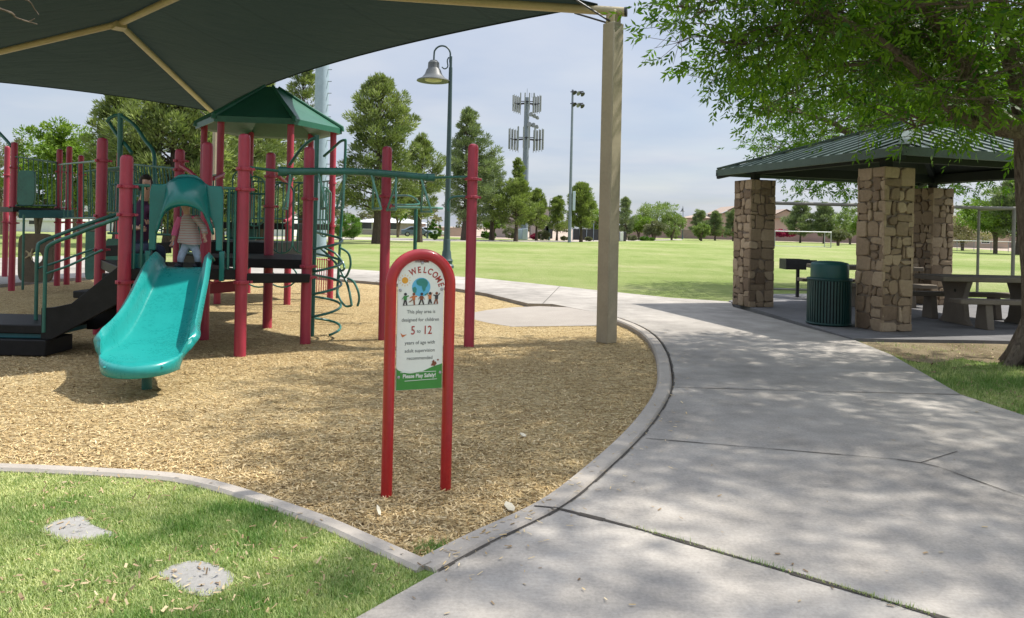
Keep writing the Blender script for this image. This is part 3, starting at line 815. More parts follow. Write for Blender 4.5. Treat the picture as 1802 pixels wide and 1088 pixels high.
# slide
sd = Vector((.232, -.97, 0)).normalized(); sl = Vector((-sd.y, sd.x, 0))
S0 = (v2(Q1.x, Q1.y) + v2(Q2.x, Q2.y)) / 2 - sd*.06
slide_st = [(-.02, zd1 + .005, .275, .10), (.10, zd1, .28, .15), (.22, zd1 - .035, .285, .20), (.40, zd1 - .13, .30, .235), (.65, zd1 - .285, .325, .235), (.90, zd1 - .43, .34, .225), (1.15, zd1 - .55, .36, .22), (1.38, zd1 - .625, .385, .215), (1.58, zd1 - .655, .405, .205), (1.78, zd1 - .665, .425, .185), (1.95, zd1 - .670, .430, .145), (2.06, zd1 - .675, .425, .09), (2.12, zd1 - .690, .415, .045), (2.15, zd1 - .715, .405, .02), (2.155, zd1 - .755, .395, .005), (2.14, zd1 - .79, .385, 0)]
fine = []
for ch in range(4):
    fine.append([p.x for p in crom([(s[ch], 0, 0) for s in slide_st], 4)])
rows = []
for s, zb, hw, hw_h in zip(*fine):
    hw = hw*.92
    rows_ = []
    for k in range(-13, 14):
        t = k / 13; a = abs(t); sg = 1 if t >= 0 else -1
        if a < .58: x = hw*.80*(a/.58); z = .012*(a/.58)**2
        elif a < .86:
            q = (a - .58)/.28; x = hw*(.80 + .14*math.sin(q*PI/2)); z = .012 + hw_h*(q**1.25)*.93
        else:
            q = (a - .86)/.14; rr = min(.032, hw_h*.35 + .004); x = hw*.94 + rr*(1 - math.cos(q*PI)); z = .012 + hw_h*.93 + rr*math.sin(q*PI)*.9 - q*q*rr*.8
        q_ = min(x/hw, 1.0); bow = ss(1.35, 2.12, s)*(.20*q_**2 + .14*q_**5)
        rows_.append(S0 + sd*(s - bow) + sl*(x*sg*(1 - .12*ss(1.9, 2.15, s)*q_**4)) + Vector((0, 0, zb + z)))
    rows.append(rows_)
mb = MB(); mb.grid(rows); so = mb.build('slide', M['teal'], play, angle=60, fixn=False)
md = so.modifiers.new('Solid', 'SOLIDIFY'); md.thickness = .022; md.offset = 0
lb = MB()
lp = S0 + sd*1.62; lb.tube([lp + Vector((0, 0, ZCHIP - .05)), lp + Vector((0, 0, zd1 - .67))], .045, 14); lb.build('support_leg', M['green'], so)
ls = S0 + sd*2.142
for k in range(-3, 4):
    mb = MB(); mb.lathe([(.012, 0), (.010, .006), (0, .008)], ls + sl*(k*.075) - sd*(.20*(k*.075/.4)**2) + Vector((0, 0, zd1 - .705)), 10, axis=(sd.x*.7, sd.y*.7, .7)); mb.build('rivet', M['teal'], so)
# slide hood: arched panel with a bulging visor and two cheek plates
ho = S0 + sd*.02; hw = .385
zb0, zflat, zpk = zc(322, 440, y1), zc(322, 327, y1), zc(322, 313, y1)
zarch = zc(322, 363, y1); inn = []; outr = []
N = 28
for k in range(N + 1):
    t = k/N; a = PI*(1 - t)
    ca, sa = math.cos(a), math.sin(a)
    xi = .30*ca*(1 - .12*sa*0) ; zi = zb0 + (zarch - zb0)*(sa**.62)
    xi = (1 if ca > 0 else -1) * (abs(ca)**.9) * .315
    inn.append((xi, zi))
    # outer: square shoulders with a rounded hump in the middle
    if t < .2: x, z = -hw, zb0 + (zflat - zb0)*(t/.2)
    elif t > .8: x, z = hw, zb0 + (zflat - zb0)*((1-t)/.2)
    else:
        q = (t - .2)/.6; x = -hw + 2*hw*q; z = zflat + (zpk - zflat + .03)*math.exp(-((x/.17)**4)) * (1 if abs(x) < .3 else 0.3)
    outr.append((x, z))
mb = MB(); vs_ = []
for dpt in (.0, -.055):
    for (x, z) in outr: vs_.append(ho - sd*dpt*-1 + sl*x + Vector((0, 0, z)))
    for (x, z) in inn: vs_.append(ho - sd*dpt*-1 + sl*x + Vector((0, 0, z)))
n = N + 1; fs_ = []
for k in range(N):
    fs_ += [(k, k+1, n+k+1, n+k), (2*n+k, 2*n+n+k, 2*n+n+k+1, 2*n+k+1), (k, 2*n+k, 2*n+k+1, k+1), (n+k, n+k+1, 3*n+k+1, 3*n+k)]
fs_ += [(0, n, 3*n, 2*n), (N, 2*n+N, 3*n+N, n+N)]
mb.add(vs_, fs_)
for sg in (-1, 1):      # cheeks beside the chute
    mb.box(ho + sl*sg*(hw + .0) - sd*.02 + Vector((0, 0, (zb0 + zd1 - .14)/2)), (.055, .10, zb0 - zd1 + .14 - .01), rz=math.atan2(sl.y, sl.x))
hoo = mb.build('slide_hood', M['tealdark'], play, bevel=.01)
rows = []
for i in range(11):
    t = i/10; row = []                     # a brow that swells out of the hump and ends along the arch
    for k in range(25):
        a = PI*(.93 - .86*k/24); ca, sa = math.cos(a), math.sin(a)
        xi = math.copysign(abs(ca)**.9, ca)*.315; zi = zb0 + (zarch - zb0)*(sa**.62)
        xt = ca*.215; zt_ = zflat - .05 + (zpk - zflat + .055)*sa**.8
        fw = .02 + (.19*math.sin(PI*.5*(1 - t))**.8 + .05*math.sin(PI*t))*sa**1.2
        row.append(ho + sd*fw + sl*(xi + (xt - xi)*t**.8) + Vector((0, 0, zi - .006 + (zt_ - zi + .006)*(t**1.25))))
    rows.append(row)
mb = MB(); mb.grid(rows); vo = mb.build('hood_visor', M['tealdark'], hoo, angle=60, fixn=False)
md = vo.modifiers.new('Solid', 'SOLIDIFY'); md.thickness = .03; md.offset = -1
def rail(a, b, z0, z1, nb, mat=None, r=.012, name='railing', round_=False):
    mb = MB(); a, b = v2(a.x, a.y), v2(b.x, b.y)
    mb.tube([a + Vector((0, 0, z1)), b + Vector((0, 0, z1))], r*1.4, 8); mb.tube([a + Vector((0, 0, z0)), b + Vector((0, 0, z0))], r*1.4, 8)
    for k in range(nb):
        p = a.lerp(b, (k + .5)/nb); mb.tube([p + Vector((0, 0, z0)), p + Vector((0, 0, z1))], r, 6)
    return mb.build(name, mat or M['green'], play)
def uloop(c, d, w, z0, z1, mat=None, bars=2, r=.014, name='loop_rail'):
    """a tall rounded loop with bars inside, w wide along d"""
    mb = MB(); c = v2(c.x, c.y); pts = []
    for k in range(13):
        a = PI*k/12; pts.append(c - d*(w/2)*math.cos(a) + Vector((0, 0, z1 - w/2 + w/2*math.sin(a))))
    for k in range(13):
        a = PI*k/12; pts.append(c + d*(w/2)*math.cos(a) + Vector((0, 0, z0 + w/2 - w/2*math.sin(a))))
    mb.tube(pts, r, 8, closed=True)
    for k in range(bars):
        x = -w/2 + w*(k+1)/(bars+1); h = math.sqrt(max((w/2)**2 - x*x, 0)); mb.tube([c + d*x + Vector((0, 0, z0 + w/2 - h)), c + d*x + Vector((0, 0, z1 - w/2 + h))], r*.8, 6)
    return mb.build(name, mat or M['green'], play)
# rails beside the hood
zz1 = zc(400, 332, y1)
for sg, q in ((1, Q1), (-1, Q2)):
    mb = MB(); e = ho + sl*sg*hw
    mb.tube([e + Vector((0, 0, zz1)), v2(q.x, q.y) + Vector((0, 0, zz1))], .018, 8)
    pm = e.lerp(v2(q.x, q.y), .35)
    for f_ in (.3, .62): 
        pm = e.lerp(v2(q.x, q.y), f_); mb.tube([pm + Vector((0, 0, zd1)), pm + Vector((0, 0, zz1))], .016, 8)
    mb.build('side_rail', M['green'], play)
# closed infill between the near post and the hood, and panels that crowd the decks
for (pa_x, ya, pb_x, yb, Ya_, Yb_) in ((229, 470, 262, 470, 8.15, 8.22),):
    b = MB(); b.bar(P(pa_x, ya, Ya_), P(pb_x, yb, Yb_), .03, .30); b.build('side_panel', M['tealdark'], play, bevel=.008)
for (l0, l1, h_) in ((P(140, 400, 12.5), P(176, 402, 11.2), .12), (P(186, 442, 10.8), P(300, 436, 10.6), .16), (P(395, 440, 11.6), P(470, 441, 11.9), .10)):
    b = MB(); b.bar(l0, l1, .05, h_); b.build('side_panel', M['deck'], play, bevel=.008)
rail(P(190, 400, 11.2), P(300, 400, 11.0), 1.25, 2.0, 11); rail(P(395, 400, 12.2), P(470, 400, 12.4), 1.2, 1.95, 8); rail(P(316, 400, 10.9), P(356, 400, 10.0), 1.05, 1.8, 6)
# loop rails between the mid post and the tower
d46 = (v2(hexc[5].x, hexc[5].y) - v2(Q4.x, Q4.y)); 
d3t = (v2(hexc[0].x, hexc[0].y) - v2(Q3.x, Q3.y)).normalized()
for px, Y in ((497, 11.3), (533, 12.0)):
    c = P(px, 400, Y); uloop(c, Vector((1, .25, 0)).normalized(), .30, zc(px, 446, Y), zc(px, 322, Y), bars=3, r=.012)
for px, Y, a, b_ in ((448, 12.9, 311, 398), (425, 13.2, 300, 398)):
    c = P(px, 380, Y); uloop(c, Vector((1, .1, 0)).normalized(), .34, zc(px, b_, Y), zc(px, a, Y), bars=2, r=.013)
rail(hexc[4] , hexc[3], 1.55, 2.35, 7); rail(hexc[0], hexc[1], 1.55, 2.35, 7); rail(hexc[1], hexc[2], 1.55, 2.35, 8)
rail(Q7, Q6, zd1 + .1, zd1 + .95, 6)
# red bent grab tubes
for l in ([(318, 292, 10.2), (335, 303, 10.0), (352, 318, 9.8), (362, 322, 9.6)], [(375, 315, 10), (388, 309, 10.4), (393, 306, 10.8)], [(480, 298, 10.9), (492, 312, 11.2), (503, 322, 11.5)], [(517, 374, 12.5), (510, 386, 12.3), (500, 389, 12.0)]):
    mb = MB(); mb.tube(crom([P(a, c, Y) for a, c, Y in l], 4), .028, 10); mb.build('grab_tube', M['red'], play)
# bridge between tower side and left wing: railings with slanted bars
def pxrail(pa, pb, ya, yb, Ya, Yb, nb, slant=0.0):
    mb = MB(); A0, A1 = P(pa, ya[0], Ya), P(pa, ya[1], Ya); B0, B1 = P(pb, yb[0], Yb), P(pb, yb[1], Yb)
    mb.tube([A0, B0], .017, 8); mb.tube([A1, B1], .017, 8)
    for k in range(nb):
        t = (k + .5)/nb; mb.tube([A0.lerp(B0, t), A1.lerp(B1, min(max(t + slant, 0), 1))], .010, 6)
    return mb.build('railing', M['green'], play)
pxrail(28, 103, (276, 362), (287, 362), 15.0, 16.5, 9)
pxrail(103, 180, (290, 384), (283, 384), 16.5, 9.9, 8)
pxrail(150, 240, (302, 395), (291, 380), 13.0, 12.0, 12, .04)
pxrail(236, 312, (290, 345), (297, 350), 12.0, 10.5, 14, .08)
pxrail(180, 240, (300, 372), (300, 376), 9.9, 11.8, 7, -.05)
# left wing posts and panels
for px, yb, yt in ((20, 512, 250), (8, 492, 257), (100, 503, 262), (117, 501, 257), (138, 497, 273)):
    q = post(px, yb, yt, r=.062, collars=(zc(px, 300, 16), zc(px, 366, 16), zc(px, 392, 16)))
post(205, 478, 268, r=.06)
b = MB(); a0, a1 = P(33, 385, 15.2), P(130, 385, 16.0); b.bar(P(33, 377, 15.0), P(130, 377, 15.8), .03, .17); b.build('side_panel', M['bluegreen'], play, bevel=.01)
def arch_panel(pxa, pxb, yt, yb, Y, mat, hole=None):
    """a panel with a rounded top and, where given, a round opening"""
    ctr = P((pxa + pxb)/2, yb, Y); w = abs(P(pxb, yb, Y).x - P(pxa, yb, Y).x); z0 = ctr.z; z1 = zc((pxa + pxb)/2, yt, Y)
    N = 32; outl = []
    h = z1 - z0; cy = z0 + h*.5
    for k in range(N):
        a = 2*PI*k/N; ca, sa = math.cos(a), math.sin(a)
        e = .35
        x = math.copysign(abs(ca)**e, ca)*w/2; z = math.copysign(abs(sa)**e, sa)*h/2
        outl.append((x, cy + z))
    mb = MB()
    if hole:
        hx, hz, hr = hole; vs_ = []
        for dy in (0, .06):
            for (x, z) in outl: vs_.append((ctr.x + x, Y + dy, z))
            for k in range(N):
                a = 2*PI*k/N; vs_.append((ctr.x + hx + hr*math.cos(a), Y + dy, z0 + hz + hr*math.sin(a)))
        fs_ = []
        for k in range(N):
            l = (k+1) % N
            fs_ += [(k, l, N+l, N+k), (2*N+k, 3*N+k, 3*N+l, 2*N+l), (k, 2*N+k, 2*N+l, l), (N+k, N+l, 3*N+l, 3*N+k)]
        mb.add(vs_, fs_)
    else: mb.prism(outl, (ctr.x, Y, 0), (1, 0, 0), (0, 0, 1), -.03, .03)
    return mb.build('moulded_panel', mat, play, bevel=.008)
arch_panel(31, 62, 300, 362, 15.1, M['green'])
arch_panel(30, 92, 411, 497, 14.6, M['brown'], (.02, .50, .12))
arch_panel(150, 168, 390, 492, 13.5, M['green'])
arch_panel(186, 212, 420, 475, 11.5, M['green'])
arch_panel(400, 452, 396, 424, 14.0, M['bluegreen'])
mb = MB(); cbx = P(54, 448, 14.55)
for k in range(5): a = 2*PI*k/5; mb.tube([cbx, cbx + Vector((math.cos(a)*.12, 0, math.sin(a)*.12))], .016, 8)
mb.lathe([(.04, -.03), (.04, .03)], cbx, 12, axis=(0, 1, 0)); mb.build('spinner', M['tan'], play)
# tall arch frames behind the bridge
for l in ([(188, 215, 13), (197, 206, 13), (212, 204, 13), (236, 220, 12.8), (256, 248, 12.6), (270, 268, 12.4), (272, 300, 12.3), (272, 345, 12.2)], [(190, 212, 13.4), (205, 236, 13.2), (222, 256, 13), (232, 270, 12.9)], [(-20, 215, 15.5), (-5, 230, 15.4), (12, 248, 15.2), (20, 258, 15.1)]):
    mb = MB(); mb.tube(crom([P(a, c, Y) for a, c, Y in l], 5), .032, 10); mb.build('arch_tube', M['green'], play)
mb = MB(); mb.tube([P(212, 200, 13), P(210, 380, 13)], .045, 12); mb.build('mast', M['green'], play)
mb = MB(); mb.tube([P(42, 378, 14.2), P(40, 510, 14.2)], .022, 8); mb.build('fire_pole', M['green'], play)
# transfer platform and stair with side stringers
zpl = P(40, 566, 8.3).z
pl = MB(); pa = P(78, 580, 8.05); 
pl.box((pa.x - .62, pa.y + .45, zpl - .05), (1.22, .9, .10)); pl.build('transfer_platform', M['deck'], play, bevel=.012)
bx = MB(); bx.box((pa.x - .62, pa.y + .47, (zpl - .10 + .12)/2), (1.16, .84, zpl - .22)); bx.build('platform_base', M['bluegreen'], play, bevel=.01)
stp = MB(); stp.box((pa.x - .55, pa.y + .2, .03), (1.2, .5, .18)); stp.build('lower_step', M['deck'], play, bevel=.012)
st0 = Vector((pa.x - .04, pa.y + .02, 0)); st1 = v2(Q2.x, Q2.y + .10)
zs0, zs1 = zpl, zd1; dst = (st1 - st0); Ls = dst.length; dst.normalize(); nst = Vector((-dst.y, dst.x, 0))
for w_ in (.0, .82):
    b = MB(); oo = st0 + nst*w_
    lo0 = zs0 - .16; 
    b.prism([(0, lo0), (.12, lo0), (Ls, zs1 - .33), (Ls, zs1 + .02), (Ls - .12, zs1 + .02), (.34, zs0 + .25), (.14, zs0 + .25 - .05), (0, zs0 + .19)], oo, dst, (0, 0, 1), -.02, .02)
    b.build('stringer', M['deck'], play, bevel=.006)
for k in range(3):
    b = MB(); t = (k + .5)/3; z = zs0 + (zs1 - zs0)*(k + .9)/3.2
    b.box(st0 + dst*(Ls*(k + .55)/3) + nst*.41 + Vector((0, 0, z - .04)), (Ls/3 + .03, .78, .08), rz=math.atan2(dst.y, dst.x)); b.build('tread', M['deck'], play, bevel=.012)
# handrails of the stair (two loops)
for l in ([(63, 583, 8.45), (64, 510, 8.45), (66, 440, 8.45), (74, 426, 8.5), (110, 411, 8.65), (160, 392, 8.75), (205, 377, 8.9)], [(77, 585, 8.05), (79, 510, 8.05), (81, 448, 8.05), (90, 430, 8.05), (125, 416, 8.05), (170, 398, 8.0), (212, 383, 7.97)], [(68, 472, 8.45), (110, 458, 8.6), (165, 438, 8.75)], [(80, 482, 8.05), (125, 466, 8.05), (180, 440, 8.0)]):
    mb = MB(); mb.tube(crom([P(a, c, Y) for a, c, Y in l], 4), .021 if len(l) > 3 else .013, 10); mb.build('handrail', M['green'], play)
# overhead ladder with hanging triangle rungs
La, Lb = P(497, 302, (Q1.y + Q3.y)/2 + .02), P(757, 313, (Q8.y + Q9.y)/2)
mid = (La + Lb)/2 + Vector((0, 0, .035)); lad = MB(); lad.tube(crom([La, mid, Lb], 10), .046, 16)
lo = lad.build('overhead_ladder', M['green'], play)
ldir = (Lb - La).normalized(); lsd = Vector((-ldir.y, ldir.x, 0)).normalized()
for k in range(6):
    t = .06 + .88*k/5; c = La.lerp(Lb, t) + Vector((0, 0, .035*4*t*(1-t))); mb = MB()
    w = .24; tilt = ldir * (.07 * (1 if k % 2 else -1)); dn = Vector((0, 0, -.46))
    for sg in (-1, 1): mb.tube([c + ldir*.02*sg, c + dn*.98 + lsd*sg*w + tilt*.96, c + dn + lsd*sg*(w - .02) + tilt], .014, 8)
    mb.tube([c + dn + lsd*w + tilt, c + dn - lsd*w + tilt], .017, 8)
    mb.build('rung', M['greenpale'], lo)
for e, qs in ((La, (Q1, Q3)), (Lb, (Q8, Q9))):
    for q in qs:
        mb = MB(); mb.tube([e + Vector((0, 0, .0)), v2(q.x, q.y) + Vector((0, 0, e.z + .01))], .017, 8); mb.build('arm', M['green'], lo)
    mb = MB(); mb.lathe([(.056, -.05), (.056, .05)], e, 14, axis=tuple(ldir)); mb.build('end_bracket', M['green'], lo)
# handle loops below the ladder end
l = [(829, 347, Q9.y), (805, 346, Q9.y), (792, 350, Q9.y), (788, 360, Q9.y), (789, 372, Q9.y)]
mb = MB(); mb.tube(crom([P(a, c, Y) for a, c, Y in l], 5), .016, 8); mb.build('handle_loop', M['green'], play)
l = [(690, 345, Q8.y), (720, 345, 10.2), (732, 352, 10.4), (735, 360, 10.4), (690, 361, Q8.y)]
mb = MB(); mb.tube(crom([P(a, c, Y) for a, c, Y in l], 5), .016, 8); mb.build('handle_loop', M['green'], play)
# spiral climber
mb = MB(); Y = 9.75
mb.tube([P(549, 592, Y), P(558, 238, Y)], .030, 12); mb.tube(crom([P(558, 243, Y), P(548, 246, Y), P(530, 262, Y + .2), P(510, 290, Y + .5)], 5), .024, 8)
po = mb.build('spiral_climber', M['green'], play)
ctr = P(569, 560, Y); rad = .20; pts = []
z0, z1 = P(575, 585, Y).z, P(575, 408, Y).z
for k in range(0, 150):
    a = -.9 + 2*PI*4.6*k/149; pts.append(Vector((ctr.x + .02 + rad*math.cos(a), ctr.y + rad*math.sin(a)*1.5, z0 + (z1 - z0)*k/149)))
mb = MB(); mb.tube(pts, .017, 8); mb.build('coil', M['green'], po)
# leaf loop climber with pole
for l, r in (([(593, 525, 13.6), (600, 400, 13.6), (606, 300, 13.6), (608, 252, 13.6), (606, 247, 13.6), (598, 250, 13.7), (585, 262, 13.9), (570, 275, 14.1)], .026),
          ([(563, 436, 12.9), (590, 462, 12.8), (606, 489, 12.7), (614, 510, 12.6), (619, 538, 12.5)], .022),
          ([(598, 436, 12.7), (613, 446, 12.7), (617, 465, 12.7), (612, 482, 12.7), (607, 489, 12.7)], .020),
          ([(572, 437, 12.9), (590, 446, 12.8), (603, 462, 12.8), (606, 472, 12.7), (602, 477, 12.7)], .020),
          ([(607, 489, 12.7), (598, 486, 12.7), (594, 500, 12.65), (594, 515, 12.6), (600, 530, 12.5), (609, 539, 12.5), (619, 538, 12.5)], .020),
          ([(612, 490, 12.7), (622, 496, 12.6), (630, 512, 12.5), (632, 527, 12.5), (629, 539, 12.5)], .020)):
    mb = MB(); mb.tube(crom([P(a, c, Y) for a, c, Y in l], 6), r, 8); mb.build('loop_climber', M['green'], play)
for px, Y, a, b_ in ((571, 13.7, 330, 417), (575, 14.0, 335, 395)):
    uloop(P(px, 370, Y), Vector((1, 0, 0)), .15, zc(px, b_, Y), zc(px, a, Y), M['greenpale'], 2, .011)
# red barred gate low on the tower's right side
mb = MB()
for k in range(6): mb.tube([P(555 + k*4, 455, 14.4 + k*.03), P(553 + k*4, 515, 14.4 + k*.03)], .009, 6)
mb.tube([P(553, 455, 14.4), P(580, 458, 14.6)], .012, 6); mb.tube([P(551, 515, 14.4), P(576, 518, 14.6)], .012, 6); mb.build('barred_panel', M['red'], play)
# low handle loops beneath the decks and a red cross plank
for px in (456, 497):
    mb = MB(); c = P(px, 483, 13.0); mb.tube([c + Vector((.26*math.cos(a), 0, .20*math.sin(a) - .03)) for a in [2*PI*k/20 for k in range(20)]], .014, 8, closed=True); mb.build('loop_rail', M['green'], play)
mb = MB(); mb.bar(P(340, 510, 10.6), P(425, 503, 10.9), .05, .16); mb.build('side_panel', M['red'], play, bevel=.01)
# T-handled stand
ts = thing('pull_up_stand', 'thin green stand with a flat loop handle on top, behind the welcome sign', 'exercise stand', tuple(P(728, 540, 11.6)))
c = P(728, 540, 11.6); mb = MB(); mb.tube([Vector((c.x, c.y, ZCHIP - .04)), Vector((c.x, c.y, zc(732, 368, 11.6)))], .03, 12); mb.build('post', M['green'], ts)
zt = zc(732, 366, 11.6); mb = MB(); mb.tube([Vector((c.x + x, c.y + y, zt)) for x, y in ((-.42, -.12), (.36, -.12), (.42, 0), (.36, .12), (-.42, .12), (-.46, 0))], .018, 8, closed=True); mb.build('handle', M['greenpale'], ts)
# ------------------------------------------------------------------ welcome sign
SA, SB = G(680, 873, ZCHIP), G(784, 861, ZCHIP)
sg = thing('welcome_sign', 'red tube framed welcome sign giving the play area age range, standing in the wood chips', 'sign', tuple(SA))
su = (SB - SA).normalized(); sn = Vector((su.y, -su.x, 0)); SW = (SB - SA).length
smid = (SA + SB)/2; SY = smid.y; sc_ = SY/FPX                    # metres per photo pixel at the sign
def sz(py): return P(735, py, SY).z
ztop = sz(438) - .032; rad = SW/2; r_t = .0325
pts = [SA + Vector((0, 0, -.06)), SA + Vector((0, 0, .5)), SA + Vector((0, 0, ztop - rad - ZCHIP - .02))]
for k in range(0, 25):
    a = PI*k/24; pts.append(smid - su*rad*math.cos(a) + Vector((0, 0, ztop - rad - ZCHIP + rad*math.sin(a))))
pts += [SB + Vector((0, 0, ztop - rad - ZCHIP - .02)), SB + Vector((0, 0, .5)), SB + Vector((0, 0, -.06))]
mb = MB(); mb.tube(pts, r_t, 20); mb.build('frame', M['red_sign'], sg)
PW = SW - 2*r_t - .012; zb, zt = sz(685), sz(456); PR = PW/2
def panel_outline(w, z0, z1, n=24):
    r = w/2; o = [(-r, z0), (r, z0)]
    for k in range(n + 1):
        a = PI*k/n; o.append((r*math.cos(a), z1 - r + r*math.sin(a)))
    return o
face = smid.copy(); face.z = 0
mb = MB(); mb.prism(panel_outline(PW, zb, zt), face, su, (0, 0, 1), -.006, .006)
pan = mb.build('panel', M['signwhite'], sg)
# su x z = outward normal? keep every layer on the side that faces the viewer
wn = su.cross(Vector((0, 0, 1))).normalized()
fs = 1 if wn.y < 0 else -1
LH = (zt - zb); k_ = LH/228.0                                     # panel units: photo pixels, 228 tall, x from -44 to 44
def SPt(x, y, d=.0): return face + su*(x*k_) + Vector((0, 0, zb + (228 - y)*k_)) + wn*fs*d
def flat(name, polys, mat, d=.0072, th=.0012, parent=None):
    mb = MB()
    for poly in polys:
        a = [SPt(x, y, d) for x, y in poly]; b = [SPt(x, y, d - th) for x, y in poly]; n = len(poly)
        mb.add(a + b, [tuple(range(n)), tuple(range(2*n - 1, n - 1, -1))] + [(i, (i+1) % n, n + (i+1) % n, n + i) for i in range(n)])
    return mb.build(name, mat, parent or pan)
def text_mesh(txt, size, x, y, mat, ang=0.0, d=.0075, bold=0.0, sx=1.0):
    """letters lying on the panel; returns verts/faces in panel space"""
    c = bpy.data.curves.new('t', 'FONT'); c.body = txt; c.size = size; c.align_x = 'CENTER'; c.align_y = 'CENTER'; c.extrude = 0; c.offset = bold; c.resolution_u = 3
    o = bpy.data.objects.new('t', c); COL.objects.link(o)
    dg = bpy.context.evaluated_depsgraph_get(); me = bpy.data.meshes.new_from_object(o.evaluated_get(dg))
    vs = []
    ca, sa = math.cos(ang), math.sin(ang)
    for v in me.vertices:
        a, b = v.co.x*sx, v.co.y; vs.append(SPt(x + a*ca + b*sa, y - (-a*sa + b*ca), d))
    fs_ = [tuple(p.vertices) for p in me.polygons]
    bpy.data.objects.remove(o); bpy.data.curves.remove(c); bpy.data.meshes.remove(me)
    return vs, fs_
def lettering(items, mat, d=.0075):
    mb = MB()
    for it in items:
        v, f = text_mesh(*it[:4], mat, *it[4:]); mb.add(v, f)
    return mb.build('lettering', mat, pan, fixn=False)
W = 'WELCOME'; its = []
cx0, cy0, rr = .5, 55.5, 36.5
for i, ch in enumerate(W):
    a = math.radians((-25, -7, 9, 24, 41, 57, 73)[i]); its.append((ch, 15.2, cx0 + rr*math.sin(a), cy0 - rr*math.cos(a), -(-a) if False else a, .0075, .35, .80))
# the arc of letters leans to the right, as on the sign
lettering([(c, s, x, y, a, d, b, sx) for (c, s, x, y, a, d, b, sx) in its], M['inkred'])
lettering([('This play area is', 8.6, 1, 92, 0, .0075, .05, .92), ('designed for children', 8.6, 0, 106, 0, .0075, .05, .92), ('to', 8.6, -2.5, 126, 0, .0075, .05, .92), ('years of age with', 8.6, 0, 146, 0, .0075, .05, .92), ('adult supervision', 8.6, 0, 160, 0, .0075, .05, .92), ('recommended', 8.6, 0, 173, 0, .0075, .05, .92)], M['inkgrey'])
lettering([('5', 21, -13, 125, 0, .0075, .2, .8), ('12', 21, 13, 125, 0, .0075, .2, .8)], M['inkred'])
hill = [(-44, 228), (44, 228), (44, 184)] + [(44 - 88*t, 184 + 11*math.sin(PI*t)*(1.1 if t < .5 else .9) - 4*math.sin(2*PI*t) + 5*t) for t in [i/16 for i in range(1, 16)]] + [(-44, 189)]
kx = PW/2/k_ - .4; hill = [(max(-kx, min(kx, x)), min(y, 227.6)) for x, y in hill]
flat('hill_band', [hill], M['signgreen'])
lettering([('Please Play Safely!', 9.6, 0, 204, .0, .0095, .22, .86)], M['signwhite'])
flat('underline', [[(-34, 196.5), (30, 197), (30, 197.9), (-34, 197.4)], [(-26, 211.6), (32, 210.5), (32, 211.3), (-26, 212.4)]], M['signwhite'], .0092)
disc = lambda cx, cy, r, n=28: [(cx + r*math.cos(2*PI*k/n), cy + r*math.sin(2*PI*k/n)) for k in range(n)]
gl = flat('globe', [disc(0, 49, 16.5)], M['globeblue'])
flat('land', [[(-9, 38), (-4, 34.5), (3, 33.5), (9, 36), (12, 41), (11, 46), (8, 50), (7, 55), (4, 57), (2, 52), (1, 47), (-4, 46), (-8, 44)], [(-15.5, 50), (-11, 48), (-8, 52), (-9, 58), (-12, 60.5), (-15, 56)], [(6, 62), (12, 58.5), (13, 60), (8, 64)]], M['globeland'], .0090, parent=gl)
rays = [[(-29 + 8*math.cos(a) - .6*math.sin(a), 37 + 8*math.sin(a) + .6*math.cos(a)), (-29 + 11.5*math.cos(a), 37 + 11.5*math.sin(a)), (-29 + 8*math.cos(a) + .6*math.sin(a), 37 + 8*math.sin(a) - .6*math.cos(a))] for a in [2*PI*i/12 for i in range(12)]]
flat('sun', [disc(-29, 37, 5.6)] + rays, M['sunorange'])
flat('ground_line', [[(-32, 80.3), (30, 78.6), (30, 79.2), (-32, 81.0)]], M['inkgrey'], .0074)
def kid(x, y, mat_shirt, mat_leg, arms, legs):
    parts = [[(x-2.6, y-8), (x+2.6, y-8), (x+2.8, y-1), (x-2.8, y-1)]]
    for ax, ay in arms:
        s = 1 if ax > 0 else -1; parts.append([(x+s*2, y-8), (x+ax, y+ay), (x+ax+s*.3, y+ay+1.6), (x+s*2, y-5.6)])
    f = flat('child_figure', parts, mat_shirt, .0094)
    hd = [disc(x + .2, y - 11, 2.5, 14)]
    for lx, ly in legs:
        hd.append([(x + (lx*.25) - 1.3, y - 1.3), (x + lx*.25 + 1.3, y - 1.3), (x + lx + 1.2, y + ly), (x + lx - 1.4, y + ly)])
    flat('head_and_legs', hd, mat_leg, .0092, parent=f)
kid(-28, 72, M['ink_g'], M['ink_k'], [(6, -9), (-6, -3)], [(-2.6, 8), (3, 8)])
kid(-13, 72, M['ink_o'], M['ink_b'], [(6, -8), (-7, -5)], [(-8, 3), (1.5, 8)])
kid(1, 72, M['ink_b'], M['ink_k'], [(5.5, -2), (-5.5, -3)], [(-4, 7.5), (4, 7.5)])
kid(16, 71, M['ink_o'], M['ink_k'], [(4, -13), (-5, -11)], [(-2, 8), (3, 7)])
kid(28, 71, M['ink_k'], M['ink_b'], [(6, -12), (-6, -9)], [(-4, 7.5), (2, 7.5)])
flat('bird', [[(-35, 128), (-33, 134), (-28, 134), (-24, 131), (-29, 131.5), (-32, 131)], [(-33, 134), (-31, 136), (-28, 134)]], M['ink_o'], .0075)
flat('squirrel', [[(20, 187), (24, 181), (29, 180), (31, 184), (27, 188)], disc(33, 177.5, 1.6, 10), [(22, 181), (25, 177), (27, 179), (25, 183)]], M['ink_b'], .0092)
for (x, y) in ((1, 3.5), (-38, 51), (38.5, 50), (-38, 202), (38.5, 197)):
    mb = MB(); mb.lathe([(.0088, 0), (.0088, .003), (.007, .0055), (.003, .0068), (0, .007)], SPt(x*.97, y + 3, .006), 16, axis=tuple(wn*fs)); mb.build('bolt', M['steel'], sg)
mb = MB(); c = SPt(0, 0, 0)
